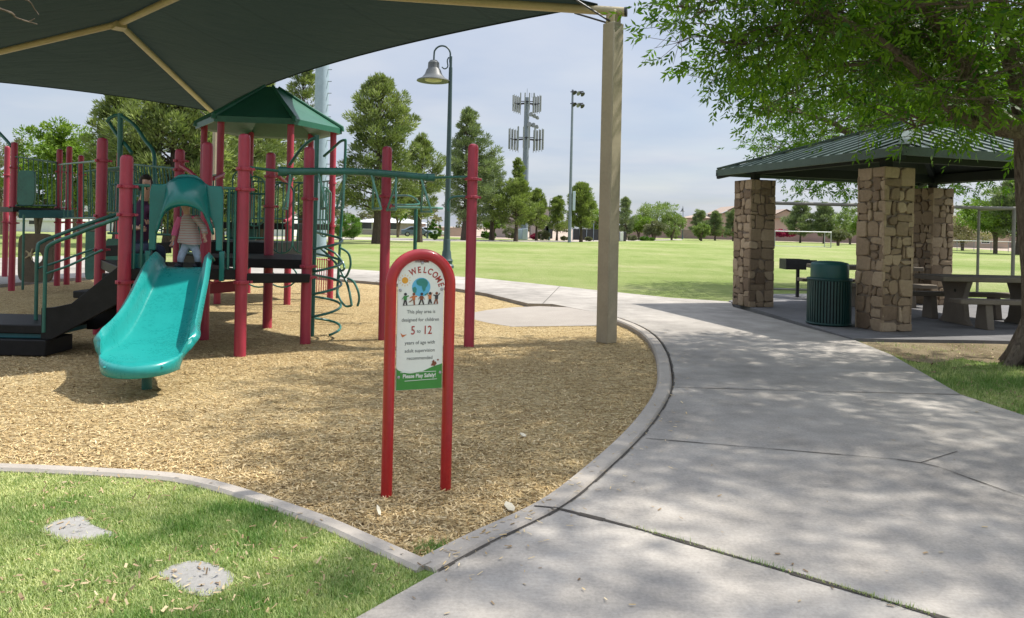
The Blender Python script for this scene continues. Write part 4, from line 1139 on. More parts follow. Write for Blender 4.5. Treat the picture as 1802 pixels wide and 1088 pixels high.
mb.box((c.x, c.y, (zt + ztop - .03)/2 + .005), (.085, .012, ztop - zt + .02), rz=math.atan2(su.y, su.x)); mb.build('mounting_tab', M['red_sign'], sg)

# ------------------------------------------------------------------ people
def skinned(name, verts, edges, radii, mat, parent=None, sub=2, root=0, fn=None):
    me = bpy.data.meshes.new(name); me.from_pydata([tuple(v) for v in verts], edges, [])
    o = bpy.data.objects.new(name + '_tmp', me); COL.objects.link(o)
    m = o.modifiers.new('Skin', 'SKIN'); m.use_smooth_shade = True; m.branch_smoothing = .6
    for i, sv in enumerate(me.skin_vertices[0].data):
        r = radii[i]; sv.radius = r if isinstance(r, tuple) else (r, r); sv.use_root = (i == root)
    s = o.modifiers.new('Sub', 'SUBSURF'); s.levels = sub; s.render_levels = sub
    dg = bpy.context.evaluated_depsgraph_get(); me2 = bpy.data.meshes.new_from_object(o.evaluated_get(dg))
    bpy.data.objects.remove(o); bpy.data.meshes.remove(me)
    me2.name = name
    me2.polygons.foreach_set('use_smooth', [True]*len(me2.polygons))
    if parent is not None:
        og = ORG.get(parent.name, Vector((0, 0, 0)))
        for v in me2.vertices: v.co -= og
    me2.materials.clear()
    ob = link_mesh(name, me2, mat, parent)
    return ob

class Fig:
    def __init__(s): s.v = []; s.e = []; s.r = []
    def p(s, co, r, par=None):
        s.v.append(Vector(co)); s.r.append(r); i = len(s.v) - 1
        if par is not None: s.e.append((par, i))
        return i
    def hand(s, wrist, d, side, k, curl):
        """palm, five fingers and a thumb; k scales an adult hand"""
        d = d.normalized(); side = side.normalized(); nrm = d.cross(side)
        w = s.v[wrist]; pm = s.p(w + d*.05*k, (.030*k, .016*k), wrist)
        kn = s.p(w + d*.088*k, (.036*k, .014*k), pm)
        for f, (sx, L) in enumerate(((-.030, .066), (-.010, .076), (.010, .072), (.029, .056))):
            b = s.p(w + d*.104*k + side*sx*k, .0085*k, kn)
            m_ = s.p(s.v[b] + d*L*.5*k*math.cos(curl*.5) + nrm*L*.5*k*math.sin(curl*.5), .0082*k, b)
            s.p(s.v[m_] + d*L*.5*k*math.cos(curl*1.3) + nrm*L*.5*k*math.sin(curl*1.3), .0065*k, m_)
        t = s.p(w + d*.04*k + side*-.036*k + nrm*.006*k, .010*k, pm); s.p(s.v[t] + (d*.8 - side*.45).normalized()*.036*k + nrm*.012*k, .0085*k, t)

def head_parts(par, c, fwd, k, hair_mat, skin_mat, long=False):
    """face features and hair as children; c = head centre, k = head height / 0.23"""
    fwd = fwd.normalized(); up = Vector((0, 0, 1)); rt = fwd.cross(up)
    mb = MB(); rows = []
    for i in range(11):
        th = PI*.62*i/10; row = []
        for j in range(25):
            ph = 2*PI*j/24; rr = math.sin(th); x, y = rr*math.cos(ph), rr*math.sin(ph); z = math.cos(th)
            sc2 = 1.0
            if x > .20 and z < .62: sc2 = .55                    # leaves the face bare
            drop = -.35 if (long and x < .1 and i > 7) else 0
            row.append(c + up*.012*k + (fwd*x*.103 + rt*y*.088 + up*(z + drop)*.128)*k*sc2*(1 + .03*math.sin(5*ph + 3*th)))
        rows.append(row)
    mb.grid(rows); mb.build('hair', hair_mat, par)
    for sgn in (-1, 1):
        mb = MB(); mb.lathe([(0, -.011), (.008, -.008), (.011, 0), (.008, .008), (0, .011)], c + (fwd*.090 + rt*sgn*.034 + up*.006)*k, 10); mb.build('eye', M['hairdark'], par)
# toddler standing at the top of the slide
ch = thing('person', 'toddler in striped jacket and faded jeans standing at the top of the teal slide', 'person', tuple(S0 - sd*.16 + Vector((0, 0, zd1))))
Yc = (S0 - sd*.16).y
def pc(px, py, dy=0.0): return P(334 + (px - 334)*.95, 475 + (py - 475)*.95, Yc + dy)
fz = zd1 + .02
F_ = Fig(); pel = F_.p(pc(334, 428), (.078, .062))
sp1 = F_.p(pc(333, 408), (.082, .066), pel); che = F_.p(pc(332, 388), (.080, .062), sp1); nk0 = F_.p(pc(330, 376, -.01), (.045, .042), che)
nk = F_.p(pc(328, 369, -.02), .032, nk0); hd0 = F_.p(pc(327, 361, -.035), (.055, .062), nk); hd1 = F_.p(pc(326, 348, -.035), (.080, .088), hd0); hd2 = F_.p(pc(326, 336, -.025), (.070, .078), hd1); F_.p(pc(326, 331, -.02), .04, hd2)
ns = F_.p(P(326, 352, Yc - .035) + Vector((0, -.094, 0)), .010, hd1)
for sgn, hip, kn, an in ((-1, (325, 434), (317, 453, -.05), (316, 470, -.03)), (1, (344, 434), (349, 452, -.02), (350, 473, .06))):
    h = F_.p(pc(*hip), .050, pel); k1 = F_.p(pc(*kn), .042, h); a1 = F_.p(pc(*an), .030, k1)
    he = F_.p(Vector((F_.v[a1].x, F_.v[a1].y - .02, fz + .012)), .028, a1); F_.p(Vector((F_.v[a1].x - .02, F_.v[a1].y - .085, fz + .008)), .022, he)
for sgn, sh, el, wr in ((-1, (317, 379), (308, 398, -.01), (304, 416, -.03)), (1, (346, 379), (358, 396, -.02), (361, 411, -.06))):
    s1 = F_.p(pc(*sh), .040, che); e1 = F_.p(pc(*el), .031, s1); w1 = F_.p(pc(*wr), .022, e1)
    F_.hand(w1, (F_.v[w1] - F_.v[e1]), Vector((1, -.3, 0)), .62, .6)
bo = skinned('body', F_.v, F_.e, F_.r, M['skin'], ch, 2)
me = bo.data; me.materials.append(M['pink']); me.materials.append(M['paleblue']); me.materials.append(M['shoe'])
zhip, znk, zan = pc(334, 422).z, pc(330, 373).z, fz + .055
for p in me.polygons:
    c = p.center + ORG[ch.name]
    armd = abs(c.x - F_.v[che].x)
    if c.z < zan and c.y < 99: p.material_index = 3
    elif c.z < zhip and armd < .15: p.material_index = 2
    elif c.z < znk and (armd < .125 or c.z > pc(330, 386).z): p.material_index = 1
# fleece: sleeveless shell with a flared hem, and sleeves left to the pink shirt
rows = []
for i, (py, rx, ry) in enumerate(((373, .045, .05), (378, .072, .066), (386, .086, .080), (398, .094, .088), (412, .112, .098), (424, .130, .108), (427, .127, .106), (424, .118, .10))):
    c = pc(331 + i*.5, py); rows.append([c + Vector((rx*math.cos(a)*(1 + .03*math.sin(4*a)), ry*math.sin(a), .012*math.sin(2*a)*(i > 3))) for a in [2*PI*k/28 for k in range(29)]])
mb = MB(); mb.grid(rows); mb.build('jacket', M['stripes'], ch, fixn=True)
for sh, el, wr in (((318, 379), (309, 397, -.01), (305, 412, -.03)), ((345, 379), (358, 395, -.02), (362, 408, -.06))):
    mb = MB(); mb.tube(crom([pc(*sh), pc(*el), pc(*wr)], 5), [.044, .043, .041, .039, .038, .037, .035, .034, .033, .032, .032], 12); mb.build('sleeve', M['pink'] if sh[0] < 320 else M['stripes'] , ch)
head_parts(ch, pc(326, 344, -.03), Vector((-.1, -1, -.2)), .80, M['hairbrown'], M['skin'])
# adult sitting on the deck step behind
zs = zd1 + .22; Ya = 9.5
ad = thing('person', 'dark haired adult in plum shirt and dark jeans sitting beside the slide hood', 'person', tuple(P(246, 452, Ya)))
def pa_(px, py, dy=0.0): return P(px, py, Ya + dy)
F_ = Fig(); pel = F_.p(pa_(244, 438), (.15, .12)); sp1 = F_.p(pa_(245, 412, .02), (.135, .105), pel); che = F_.p(pa_(248, 378, .01), (.155, .115), sp1); nk0 = F_.p(pa_(251, 358), (.085, .07), che)
nk = F_.p(pa_(254, 349, -.02), .052, nk0); h0 = F_.p(pa_(257, 340, -.03), (.068, .078), nk); h1 = F_.p(pa_(257, 327, -.03), (.085, .098), h0); h2 = F_.p(pa_(256, 315, -.02), (.074, .085), h1); F_.p(pa_(256, 311, -.02), .045, h2)
F_.p(pa_(257, 331, -.03) + Vector((.075, -.085, 0)), .014, h1)
for hip, kn, an in (((238, 440, -.06), (262, 436, -.40), (262, 462, -.36)), ((254, 438, -.02), (284, 438, -.22), (286, 462, -.20))):
    h = F_.p(pa_(*hip), .085, pel); k1 = F_.p(pa_(*kn), .062, h); a1 = F_.p(pa_(*an), .042, k1); v = F_.v[a1]
    F_.p(Vector((v.x + .05, v.y - .15, zd1 + .035)), .034, F_.p(Vector((v.x, v.y - .02, zd1 + .045)), .040, a1))
for sh, el, wr in (((230, 364, -.02), (222, 398, -.10), (244, 402, -.34)), ((270, 366, -.02), (280, 397, -.08), (264, 393, -.32))):
    s1 = F_.p(pa_(*sh), .060, che); e1 = F_.p(pa_(*el), .046, s1); w1 = F_.p(pa_(*wr), .030, e1)
    F_.hand(w1, (F_.v[w1] - F_.v[e1]), Vector((.3, .2, -1)), .95, .5)
bo = skinned('body', F_.v, F_.e, F_.r, M['skin'], ad, 2)
me = bo.data; me.materials.append(M['shirt']); me.materials.append(M['jeans']); me.materials.append(M['shoe'])
zw, zn = pa_(244, 424).z, pa_(251, 353).z
for p in me.polygons:
    c = p.center + ORG[ad.name]
    if c.z < zd1 + .085: p.material_index = 3
    elif c.z < zw and not (c.y < Ya - .12 and c.z > pa_(244, 412).z): p.material_index = 2
    elif c.z < zn and not (c.z < pa_(244, 386).z and (c.y < Ya - .14 or c.x > pa_(272, 390).x or c.x < pa_(228, 390).x)): p.material_index = 1
head_parts(ad, pa_(257, 326, -.03), Vector((.75, -.6, -.1)), 1.0, M['hairdark'], M['skin'], True)

# ------------------------------------------------------------------ picnic pavilion
k98 = .985
e1 = Vector((.334, -.942, 0)); e2 = Vector((.942, .334, 0))
cM = G(1567, 585, .02) + Vector((.05, .33, 0)); cM.z = 0
cL = G(1325, 541, .02) + Vector((.10, .33, 0)); cL.z = 0
e1 = (cM - cL).normalized(); e2 = Vector((-e1.y, e1.x, 0)); d1 = (cM - cL).length
colsP = [cL, cM, cL + e2*4.45, cM + e2*4.45]
pav = thing('picnic_pavilion', 'picnic pavilion with stone columns and a green standing seam metal roof', 'pavilion', (cM.x, cM.y, .02))
zcol = P(1330, 318, cL.y).z
S_ = .50
def column(c, seed):
    rn = random.Random(seed)
    mb = MB(); mb.box((c.x, c.y, (zcol + .02)/2), (S_, S_, zcol - .02), rot=Matrix((e1, e2, Vector((0, 0, 1)))).transposed())
    core = mb.build('column', M['mortar'], pav)
    V = []; T = []; B = MB()
    faces = [(-e2, e1), (e1, e2), (e2, -e1), (-e1, -e2)]
    for fn, fu in faces:
        z = .02
        # roughly squared ledge stones of mixed size, corners knocked off
        def split(r, depth):
            x0, z0, x1, z1 = r; w, h = x1 - x0, z1 - z0
            if (h < .30 and w < .32 and rn.random() < .72) or h < .13 or depth > 9: return [r]
            if h > w*1.05 or w < .20:
                if h < .20: return [r]
                c_ = z0 + h*rn.uniform(.30, .70)
                return split((x0, z0, x1, c_), depth+1) + split((x0, c_, x1, z1), depth+1)
            c_ = x0 + w*rn.uniform(.30, .70); return split((x0, z0, c_, z1), depth+1) + split((c_, z0, x1, z1), depth+1)
        for (x0, z0, x1, z1) in split((-S_/2 - .03, .02, S_/2 + .03, zcol), 0):
            w, h = x1 - x0, z1 - z0; cx_ = (x0 + x1)/2; cz_ = (z0 + z1)/2; q = []
            for (px_, pz_, sx_, sz_) in ((x0, z0, 1, 1), (x1, z0, -1, 1), (x1, z1, -1, -1), (x0, z1, 1, -1)):
                edge = abs(px_) > S_/2
                ox = 0 if edge else sx_*rn.uniform(-.012, .028); oz = sz_*rn.uniform(-.010, .026)
                if pz_ in (.02, zcol): oz = abs(oz)*sz_*.3
                px_ += ox; pz_ += oz
                a_ = rn.uniform(.05, .30)*w*(.12 if edge else 1); b_ = rn.uniform(.05, .32)*h*(.5 if edge else 1)
                p1, p2 = (px_, pz_ + sz_*b_), (px_ + sx_*a_, pz_)
                q += [p1, p2] if (sx_*sz_ > 0) else [p2, p1]
            q.sort(key=lambda t: math.atan2((t[1]-cz_)/h, (t[0]-cx_)/w))
            dp = rn.uniform(.020, .046); n = len(q); in_ = .90
            base = [c + fn*(S_/2 - .01) + fu*a + Vector((0, 0, b)) for a, b in q]
            mid_ = [c + fn*(S_/2 + dp*.72) + fu*a + Vector((0, 0, b)) for a, b in q]
            top_ = [c + fn*(S_/2 + dp + rn.uniform(-.004, .004)) + fu*(cx_ + (a-cx_)*in_) + Vector((0, 0, cz_ + (b-cz_)*in_)) for a, b in q]
            cc = [c + fn*(S_/2 + dp + rn.uniform(0, .008)) + fu*cx_ + Vector((0, 0, cz_))]
            f_ = [(i, (i+1) % n, n+(i+1) % n, n+i) for i in range(n)] + [(n+i, n+(i+1) % n, 2*n+(i+1) % n, 2*n+i) for i in range(n)] + [(2*n+i, 2*n+(i+1) % n, 3*n) for i in range(n)]
            B.add(base + mid_ + top_ + cc, f_); T += [rn.betavariate(2, 2)] * len(f_)
    me = B.mesh('stone_facing', ORG[pav.name])
    a = me.attributes.new('tint', 'FLOAT', 'FACE'); a.data.foreach_set('value', T)
    bm = bmesh.new(); bm.from_mesh(me); bmesh.ops.recalc_face_normals(bm, faces=bm.faces); bm.to_mesh(me); bm.free()
    link_mesh('stone_facing', me, M['stone'], core)
    mb = MB(); mb.box((c.x, c.y, zcol + .06), (.13, .13, .22), rot=Matrix((e1, e2, Vector((0, 0, 1)))).transposed()); mb.build('steel_stub', M['soffit'], core)
for i, c in enumerate(colsP): column(c, 20 + i)
cp = sum(colsP, Vector())/4
OV = .74
def corner(i):
    sx = (-1, 1, -1, 1)[i]; sy = (-1, -1, 1, 1)[i]
    return cp + e1*sx*(d1/2 + OV) + e2*sy*(4.45/2 + .40)
ev = [corner(0), corner(1), corner(3), corner(2)]                    # left, near, right, back
zE = P(1262, 300, ev[0].y).z
zA = P(1612, 213, cp.y).z
ridge = .45
ra = cp - e2*ridge*0; apx = Vector((cp.x, cp.y, zA))
roof = MB()
E = [Vector((p.x, p.y, zE)) for p in ev]
ra0, ra1 = apx - e2*.02, apx + e2*.02
tri = [(E[0], E[1], ra0, ra0), (E[1], E[2], ra1, ra0), (E[2], E[3], ra1, ra1), (E[3], E[0], ra0, ra1)]
for a, b, c_, d_ in tri:
    roof.add([a, b, c_, d_] if (c_ - d_).length > .01 else [a, b, c_], [(0, 1, 2, 3)] if (c_ - d_).length > .01 else [(0, 1, 2)])
    # standing seams up the slope
    u = (b - a); L = u.length; u.normalize(); mid0 = (c_ + d_)/2; nrm = u.cross(mid0 - a).normalized(); 
    if nrm.z < 0: nrm = -nrm
    up_ = (nrm.cross(u)).normalized()
    if up_.z < 0: up_ = -up_
    nse = int(L/.30)
    for k in range(1, nse):
        x = L*k/nse; s0 = a + u*x
        # run until the hip on either side
        H = (mid0 - a).dot(up_); xl = (d_ - a).dot(u); xr = (c_ - a).dot(u)
        t = 1.0
        if x < xl: t = x/xl
        elif x > xr: t = (L - x)/(L - xr)
        if t < .06: continue
        roof.bar(s0 + nrm*.014, s0 + up_*H*t*.985 + nrm*.010, .012, .026, up=nrm)
rf = roof.build('roof', M['metalroof'], pav, angle=20)
for a, b in ((E[0], ra0), (E[1], ra0), (E[2], ra1), (E[3], ra1), (ra0, ra1)):
    mb = MB(); mb.bar(a + Vector((0, 0, .03)), b + Vector((0, 0, .035)), .16, .03); mb.build('hip_cap', M['fascia'], rf)
for i in range(4):
    a, b = E[i], E[(i+1) % 4]; d = (b - a).normalized(); n = Vector((d.y, -d.x, 0))
    mb = MB(); mb.bar(a - d*.02 + Vector((0, 0, -.055)), b + d*.02 + Vector((0, 0, -.055)), .045, .13); mb.build('fascia', M['fascia'], pav)
# soffit decking and steel beams
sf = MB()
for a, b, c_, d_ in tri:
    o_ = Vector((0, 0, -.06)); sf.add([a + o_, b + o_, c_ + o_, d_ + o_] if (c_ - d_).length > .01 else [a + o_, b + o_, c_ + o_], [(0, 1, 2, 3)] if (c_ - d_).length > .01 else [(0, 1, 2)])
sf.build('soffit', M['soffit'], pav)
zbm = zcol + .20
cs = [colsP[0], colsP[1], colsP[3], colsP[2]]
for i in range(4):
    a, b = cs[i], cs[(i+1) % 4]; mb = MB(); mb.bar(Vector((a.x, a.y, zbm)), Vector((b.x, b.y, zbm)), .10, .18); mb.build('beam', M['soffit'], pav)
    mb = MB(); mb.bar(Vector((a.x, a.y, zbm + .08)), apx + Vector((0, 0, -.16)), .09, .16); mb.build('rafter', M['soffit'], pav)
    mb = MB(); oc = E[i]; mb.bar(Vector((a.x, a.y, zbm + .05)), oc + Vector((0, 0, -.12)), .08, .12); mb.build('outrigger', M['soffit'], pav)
mb = MB(); p = E[0].lerp(E[1], .80) + Vector((0, 0, -.05)); d = (E[1] - E[0]).normalized(); mb.box(p + Vector((d.y, -d.x, 0))*-.03 + Vector((-.03, -.02, 0)), (.10, .02, .07), rz=math.atan2(d.y, d.x)); mb.build('sticker', M['globeblue'], pav)

# concrete picnic tables
def picnic_table(name, label, L=2.15):
    t = thing(name, label, 'picnic table', (0, 0, 0), 'picnic tables under the pavilion')
    mb = MB(); mb.box((0, 0, .765), (L, .82, .085)); mb.build('tabletop', M['tableconc'], t, bevel=.015)
    for sx in (-1, 1):
        mb = MB(); prof = [(-.36, .722), (-.30, .60), (-.24, .45), (-.30, .10), (-.40, .0), (.40, .0), (.30, .10), (.24, .45), (.30, .60), (.36, .722)]
        mb.prism([(p[0], p[1]) for p in prof], (sx*L*.27, 0, 0), (0, 1, 0), (0, 0, 1), -.05, .05)
        lg = mb.build('pedestal', M['tableconc'], t, bevel=.012)
        mb = MB(); mb.lathe([(.028, -.054), (.028, .054)], (sx*L*.27, -.05, .56), 12, axis=(1, 0, 0)); mb.build('drain_plug', M['deck'], lg)
    for sy in (-1, 1):
        mb = MB(); mb.box((0, sy*.72, .435), (L, .30, .075)); bn = mb.build('bench', M['tableconc'], t, bevel=.014)
        for sx in (-1, 1):
            mb = MB(); mb.prism([(-.10, .396), (-.16, .0), (.16, .0), (.10, .396)], (sx*L*.27, sy*.72, 0), (0, 1, 0), (0, 0, 1), -.06, .06); mb.build('bench_support', M['tableconc'], bn, bevel=.012)
    return t
tb = picnic_table('picnic_table', 'concrete picnic table between the nearest stone column and the ash tree trunk')
c1 = G(1745, 560, .02); place(tb, (P(1742, 500, 12.35).x, 12.35, .02), .03)
tb2 = copy_tree(tb, (P(1520, 470, 15.6).x, 15.6, .02), .05, 'concrete picnic table at the far side of the pavilion, behind the litter bin')

# litter bin with slatted body and domed lid
bc = G(1458, 571, .02); bin_ = thing('litter_bin', 'dark green slatted litter bin with a smooth domed lid beside the stone column', 'litter bin', tuple(bc))
zr_ = P(1458, 489, bc.y).z; ztp = P(1458, 459, bc.y).z; rb_b = 37*bc.y/FPX
mb = MB(); mb.lathe([(rb_b*.90, .05), (rb_b*.90, zr_ - .03)], (bc.x, bc.y, 0), 40); mb.build('liner', M['deck'], bin_)
mb = MB()
for k in range(44):
    a = 2*PI*k/44; mb.box((bc.x + rb_b*math.cos(a)*.965, bc.y + rb_b*math.sin(a)*.965, (zr_ + .03)/2 + .01), (.012, .030, zr_ - .05), rz=a)
mb.build('slats', M['canbody'], bin_)
for z in (.05, zr_ - .02):
    mb = MB(); mb.tube([(bc.x + rb_b*.965*math.cos(a), bc.y + rb_b*.965*math.sin(a), z) for a in [2*PI*k/40 for k in range(40)]], .020, 8, closed=True); mb.build('rim', M['canbody'], bin_)
rl_ = 31.5*bc.y/FPX
mb = MB(); mb.lathe([(rl_*.98, zr_ - .02), (rl_, zr_ + .03), (rl_, ztp - .075), (rl_*.985, ztp - .05), (rl_*.94, ztp - .032), (rl_*.6, ztp - .008), (0, ztp)], (bc.x, bc.y, 0), 40); mb.build('lid', M['canlid'], bin_)
# park grill on a post
gc = G(1403, 523, .02); gr = thing('park_grill', 'black steel barbecue grill on a single post at the pavilion edge', 'barbecue grill', tuple(gc))
zt_, zb_ = P(1403, 456, gc.y).z, P(1403, 474, gc.y).z
mb = MB(); mb.tube([Vector((gc.x, gc.y, .0)), Vector((gc.x, gc.y, zb_ + .02))], .040, 12); mb.build('post', M['darkmetal'], gr)
mb = MB(); x0, x1 = P(1378, 465, gc.y).x, P(1412, 465, gc.y).x; xm = (x0 + x1)/2; w = x1 - x0; h = zt_ - zb_
mb.box((xm, gc.y, zb_ + .01), (w, .42, .02)); mb.box((xm, gc.y + .2, zb_ + h/2), (w, .02, h)); mb.box((x0, gc.y, zb_ + h/2), (.02, .42, h)); mb.box((xm, gc.y - .2, zb_ + h/2), (w, .02, h)); mb.box((x1, gc.y, zb_ + h/2), (.02, .42, h))
mb.build('firebox', M['darkmetal'], gr)
mb = MB(); x2 = P(1431, 465, gc.y).x
mb.box(((x1 + x2)/2, gc.y - .2, zt_ - .06), (x2 - x1, .02, .10)); mb.box(((x1 + x2)/2, gc.y + .2, zt_ - .06), (x2 - x1, .02, .10))
for k in range(9): mb.tube([(x1 + .01, gc.y - .18 + k*.045, zt_ - .03), (x2, gc.y - .18 + k*.045, zt_ - .03)], .007, 6)
mb.build('grate', M['darkmetal'], gr)

# soccer goals
def goal(label, W, H, D, r, mat):
    t = thing('soccer_goal', label, 'soccer goal', (0, 0, 0), 'soccer goals on the field')
    for sx in (-1, 1):
        mb = MB(); mb.tube([(sx*W/2, 0, -.05), (sx*W/2, 0, H)], r, 10); mb.build('upright', mat, t)
        mb = MB(); mb.tube([(sx*W/2, 0, H), (sx*W/2, D, H)], r*.8, 8); mb.tube([(sx*W/2, D, H), (sx*W/2, D, 0)], r*.8, 8); mb.tube([(sx*W/2, D, .03), (sx*W/2, 0, .03)], r*.7, 8); mb.build('side_stay', mat, t)
    mb = MB(); mb.tube([(-W/2 - r, 0, H), (W/2 + r, 0, H)], r, 10); mb.build('crossbar', mat, t)
    mb = MB(); mb.tube([(-W/2, D, 0.02), (W/2, D, 0.02)], r*.75, 8); mb.build('ground_bar', mat, t)
    return t
gY = 18.6; gx1 = P(1783, 440, gY).x; gx0 = P(1345, 440, gY).x
g1 = goal('bare metal soccer goal frame just behind the pavilion', gx1 - gx0, P(1560, 362, gY).z - ZLAWN, 1.4, .045, M['goalsteel'])
place(g1, ((gx0 + gx1)/2, gY, ZLAWN), .0)
gY2 = 88.0; h0, h1 = P(1363, 437, gY2), P(1462, 437, gY2)
g2_ = goal('small white soccer goal far across the field in front of the block wall', h1.x - h0.x, P(1412, 408, gY2).z - ZLAWN, 1.8, .06, M['steel'])
place(g2_, ((h0.x + h1.x)/2, gY2, ZLAWN), .0)
for c in g2_.children: pass

# ------------------------------------------------------------------ lamps, poles, cell tower
def lamp(label, H, px_scale, grey=True):
    """bell lamp hung from a crook at local -x; H is the height of the crook's top"""
    t = thing('park_lamp', label, 'lamp post', (0, 0, 0), 'bell lamps along the paths')
    k = H/7.6
    mb = MB(); mb.lathe([(.26*k, 0), (.26*k, .08*k), (.20*k, .14*k), (.22*k, .26*k), (.17*k, .34*k), (.15*k, .55*k), (.125*k, .62*k), (.12*k, .95*k), (.10*k, 1.0*k)], (0, 0, 0), 20); mb.build('base', M['lampgreen'], t)
    mb = MB(); zt = H - .75*k; mb.tube([(0, 0, .9*k), (0, 0, zt)], [.105*k, .062*k], 16); mb.tube([(0, 0, zt), (0, 0, zt + .38*k)], .048*k, 12); mb.build('pole', M['lampgreen'], t)
    mb = MB(); R1 = .28*k; pts = [(0, 0, zt + .05*k)] + [(-.03*k, 0, zt + .2*k)] + [(-R1*1.0 - .02*k + R1*math.cos(a), 0, H - R1 - .03*k + R1*math.sin(a)*1.05) for a in [PI*q/12 for q in range(0, 12)]] + [(-2*R1 - .02*k, 0, H - R1 - .22*k)]
    mb.tube(crom(pts, 2), .030*k, 10)
    ar = mb.build('crook', M['lampgreen'], t)
    mb = MB(); mb.tube(crom([(-.07*k, 0, H - .40*k), (-.12*k, 0, H - .52*k), (-.10*k, 0, H - .72*k), (-.20*k, 0, H - .80*k), (-.30*k, 0, H - .74*k)], 4), .022*k, 8); mb.build('scroll', M['lampgreen'], ar)
    hx, hz = -2*R1 - .02*k, H - R1 - .22*k
    mb = MB(); mb.lathe([(.03*k, 0), (.12*k, -.02*k), (.19*k, -.10*k), (.20*k, -.28*k), (.21*k, -.30*k), (.24*k, -.34*k), (.30*k, -.50*k), (.40*k, -.62*k), (.56*k, -.70*k), (.57*k, -.73*k), (.50*k, -.72*k), (.30*k, -.66*k)], (hx, 0, hz), 32); sh = mb.build('lamp_shade', M['lampgrey'], t)
    mb = MB(); mb.lathe([(.31*k, -.665*k), (.28*k, -.72*k), (.15*k, -.75*k), (0, -.76*k)], (hx, 0, hz), 24); mb.build('lens', M['lens'], sh)
    return t
M['lens'] = plain('dusty_lamp_lens', (.42, .38, .26), .3)
lY = G(793, 472, ZLAWN).y; lx = P(786, 440, lY).x
L1 = lamp('tall green bell lamp post beside the path behind the welcome sign', P(776, 80, lY).z - ZLAWN, 1); place(L1, (lx, lY, ZLAWN), 0)
def far_lamp(px, py0, py1, rz, lab):
    Y = G(px, py0, ZLAWN).y; Hh = P(px, py1, Y).z - ZLAWN
    return copy_tree(L1, (P(px, py0, Y).x, Y, ZLAWN), rz, lab, scale=Hh/(P(776, 80, lY).z - ZLAWN))
far_lamp(966, 423, 349, PI, 'far dark bell lamp post in front of the beige building left of the floodlight pole')
far_lamp(1201, 421, 363, -PI/2, 'far dark bell lamp post alone at the field edge left of the gabled house')
far_lamp(752, 420, 352, .4, 'far dark bell lamp post among the pine trunks behind the welcome sign')
# floodlight poles
def flood(px, pyb, pytop, r0, r1, lab, heads, mat, Y=None):
    b = G(px, pyb, ZLAWN) if Y is None else P(px, pyb, Y); b = Vector((b.x, b.y, ZLAWN)); zt = P(px, pytop, b.y).z
    t = thing('floodlight_pole', lab, 'floodlight pole', tuple(b))
    mb = MB(); mb.tube([b + Vector((0, 0, -.05)), Vector((b.x, b.y, zt))], [r0, r1], 16); mb.build('pole', mat, t)
    k = zt*.012
    for dz in (0, -1.35):
        mb = MB(); mb.bar((b.x - .25, b.y, zt - .25 + dz), (b.x + 1.2, b.y - .4, zt - .25 + dz), .10, .10); mb.build('cross_arm', M['darkmetal'], t)
        for q in range(heads):
            x = b.x + .15 + q*.45; c = Vector((x, b.y - .3 - .14*q, zt - .35 + dz - .18*q*.6))
            mb = MB(); mb.lathe([(.10, .30), (.12, .22), (.14, .12), (.27, -.07), (.29, -.11), (.25, -.10)], c, 16, axis=(-.5, .55, .6)); mb.build('floodlight', M['antenna'] if q % 2 else M['darkmetal'], t)
    for q in range(2):
        pass
    return t
fp = flood(1002, 427, 158, .20, .12, 'slim floodlight pole standing alone on the field edge right of the cell tower', 3, M['polegrey'])
b = Vector(fp.location); mb = MB(); mb.box((b.x + .42, b.y - .05, 4.7), (.30, .22, 2.2)); mb.build('cabinet', M['bluebox'], fp, bevel=.03)
fb_ = flood(560, 458, -260, .36, .27, 'thick pale blue grey floodlight pole rising behind the green hexagonal roof', 3, M['polebig'], Y=34)
b = Vector(fb_.location); mb = MB()
for k in range(26):
    z = 2.6 + k*.55; a = (1 if k % 2 else -1)*.25; mb.tube([(b.x + .2, b.y - .1, z), (b.x + .48, b.y - .12, z)], .02, 6)
mb.build('climbing_pegs', M['polegrey'], fb_)
# cell tower
cb_ = G(922, 422, ZLAWN); ct = thing('cell_tower', 'grey cell tower with two rings of panel antennas and small dishes', 'cell tower', tuple(cb_))
CYt = cb_.y; zt = P(929, 172, CYt).z
mb = MB(); mb.tube([Vector((cb_.x, CYt, ZLAWN)), Vector((cb_.x, CYt, zt))], [.50, .33], 20); mb.build('pole', M['polegrey'], ct)
mpp = CYt/FPX
def ring(z0, z1, R, n, rot, w):
    zc_ = (z0 + z1)/2
    mb = MB()
    for k in range(3):
        a = rot + 2*PI*k/3; tp_ = Vector((math.cos(a), math.sin(a), 0)); mb.bar(Vector((cb_.x, CYt, zc_)) + tp_*.3, Vector((cb_.x, CYt, zc_)) + tp_*R, .16, .22)
        sdv = Vector((-tp_.y, tp_.x, 0)); mb.bar(Vector((cb_.x, CYt, zc_)) + tp_*R - sdv*R*.62, Vector((cb_.x, CYt, zc_)) + tp_*R + sdv*R*.62, .10, .10)
    mb.build('antenna_frame', M['darkmetal'] if n == 4 else M['polegrey'], ct)
    for k in range(3):
        a = rot + 2*PI*k/3; tp_ = Vector((math.cos(a), math.sin(a), 0)); sdv = Vector((-tp_.y, tp_.x, 0))
        for j in range(n):
            c = Vector((cb_.x, CYt, 0)) + tp_*(R + .22) + sdv*R*.62*(2*j/(n-1) - 1); mb = MB(); mb.box((c.x, c.y, zc_), (.13, w, z1 - z0), rz=a)
            mb.tube([(c.x - tp_.x*.16, c.y - tp_.y*.16, z0 - .25), (c.x - tp_.x*.16, c.y - tp_.y*.16, z1 + .1)], .045, 6); mb.build('panel_antenna', M['antenna'], ct)
ring(P(929, 196, CYt).z, P(929, 168, CYt).z, 1.40, 4, PI/6, .15)
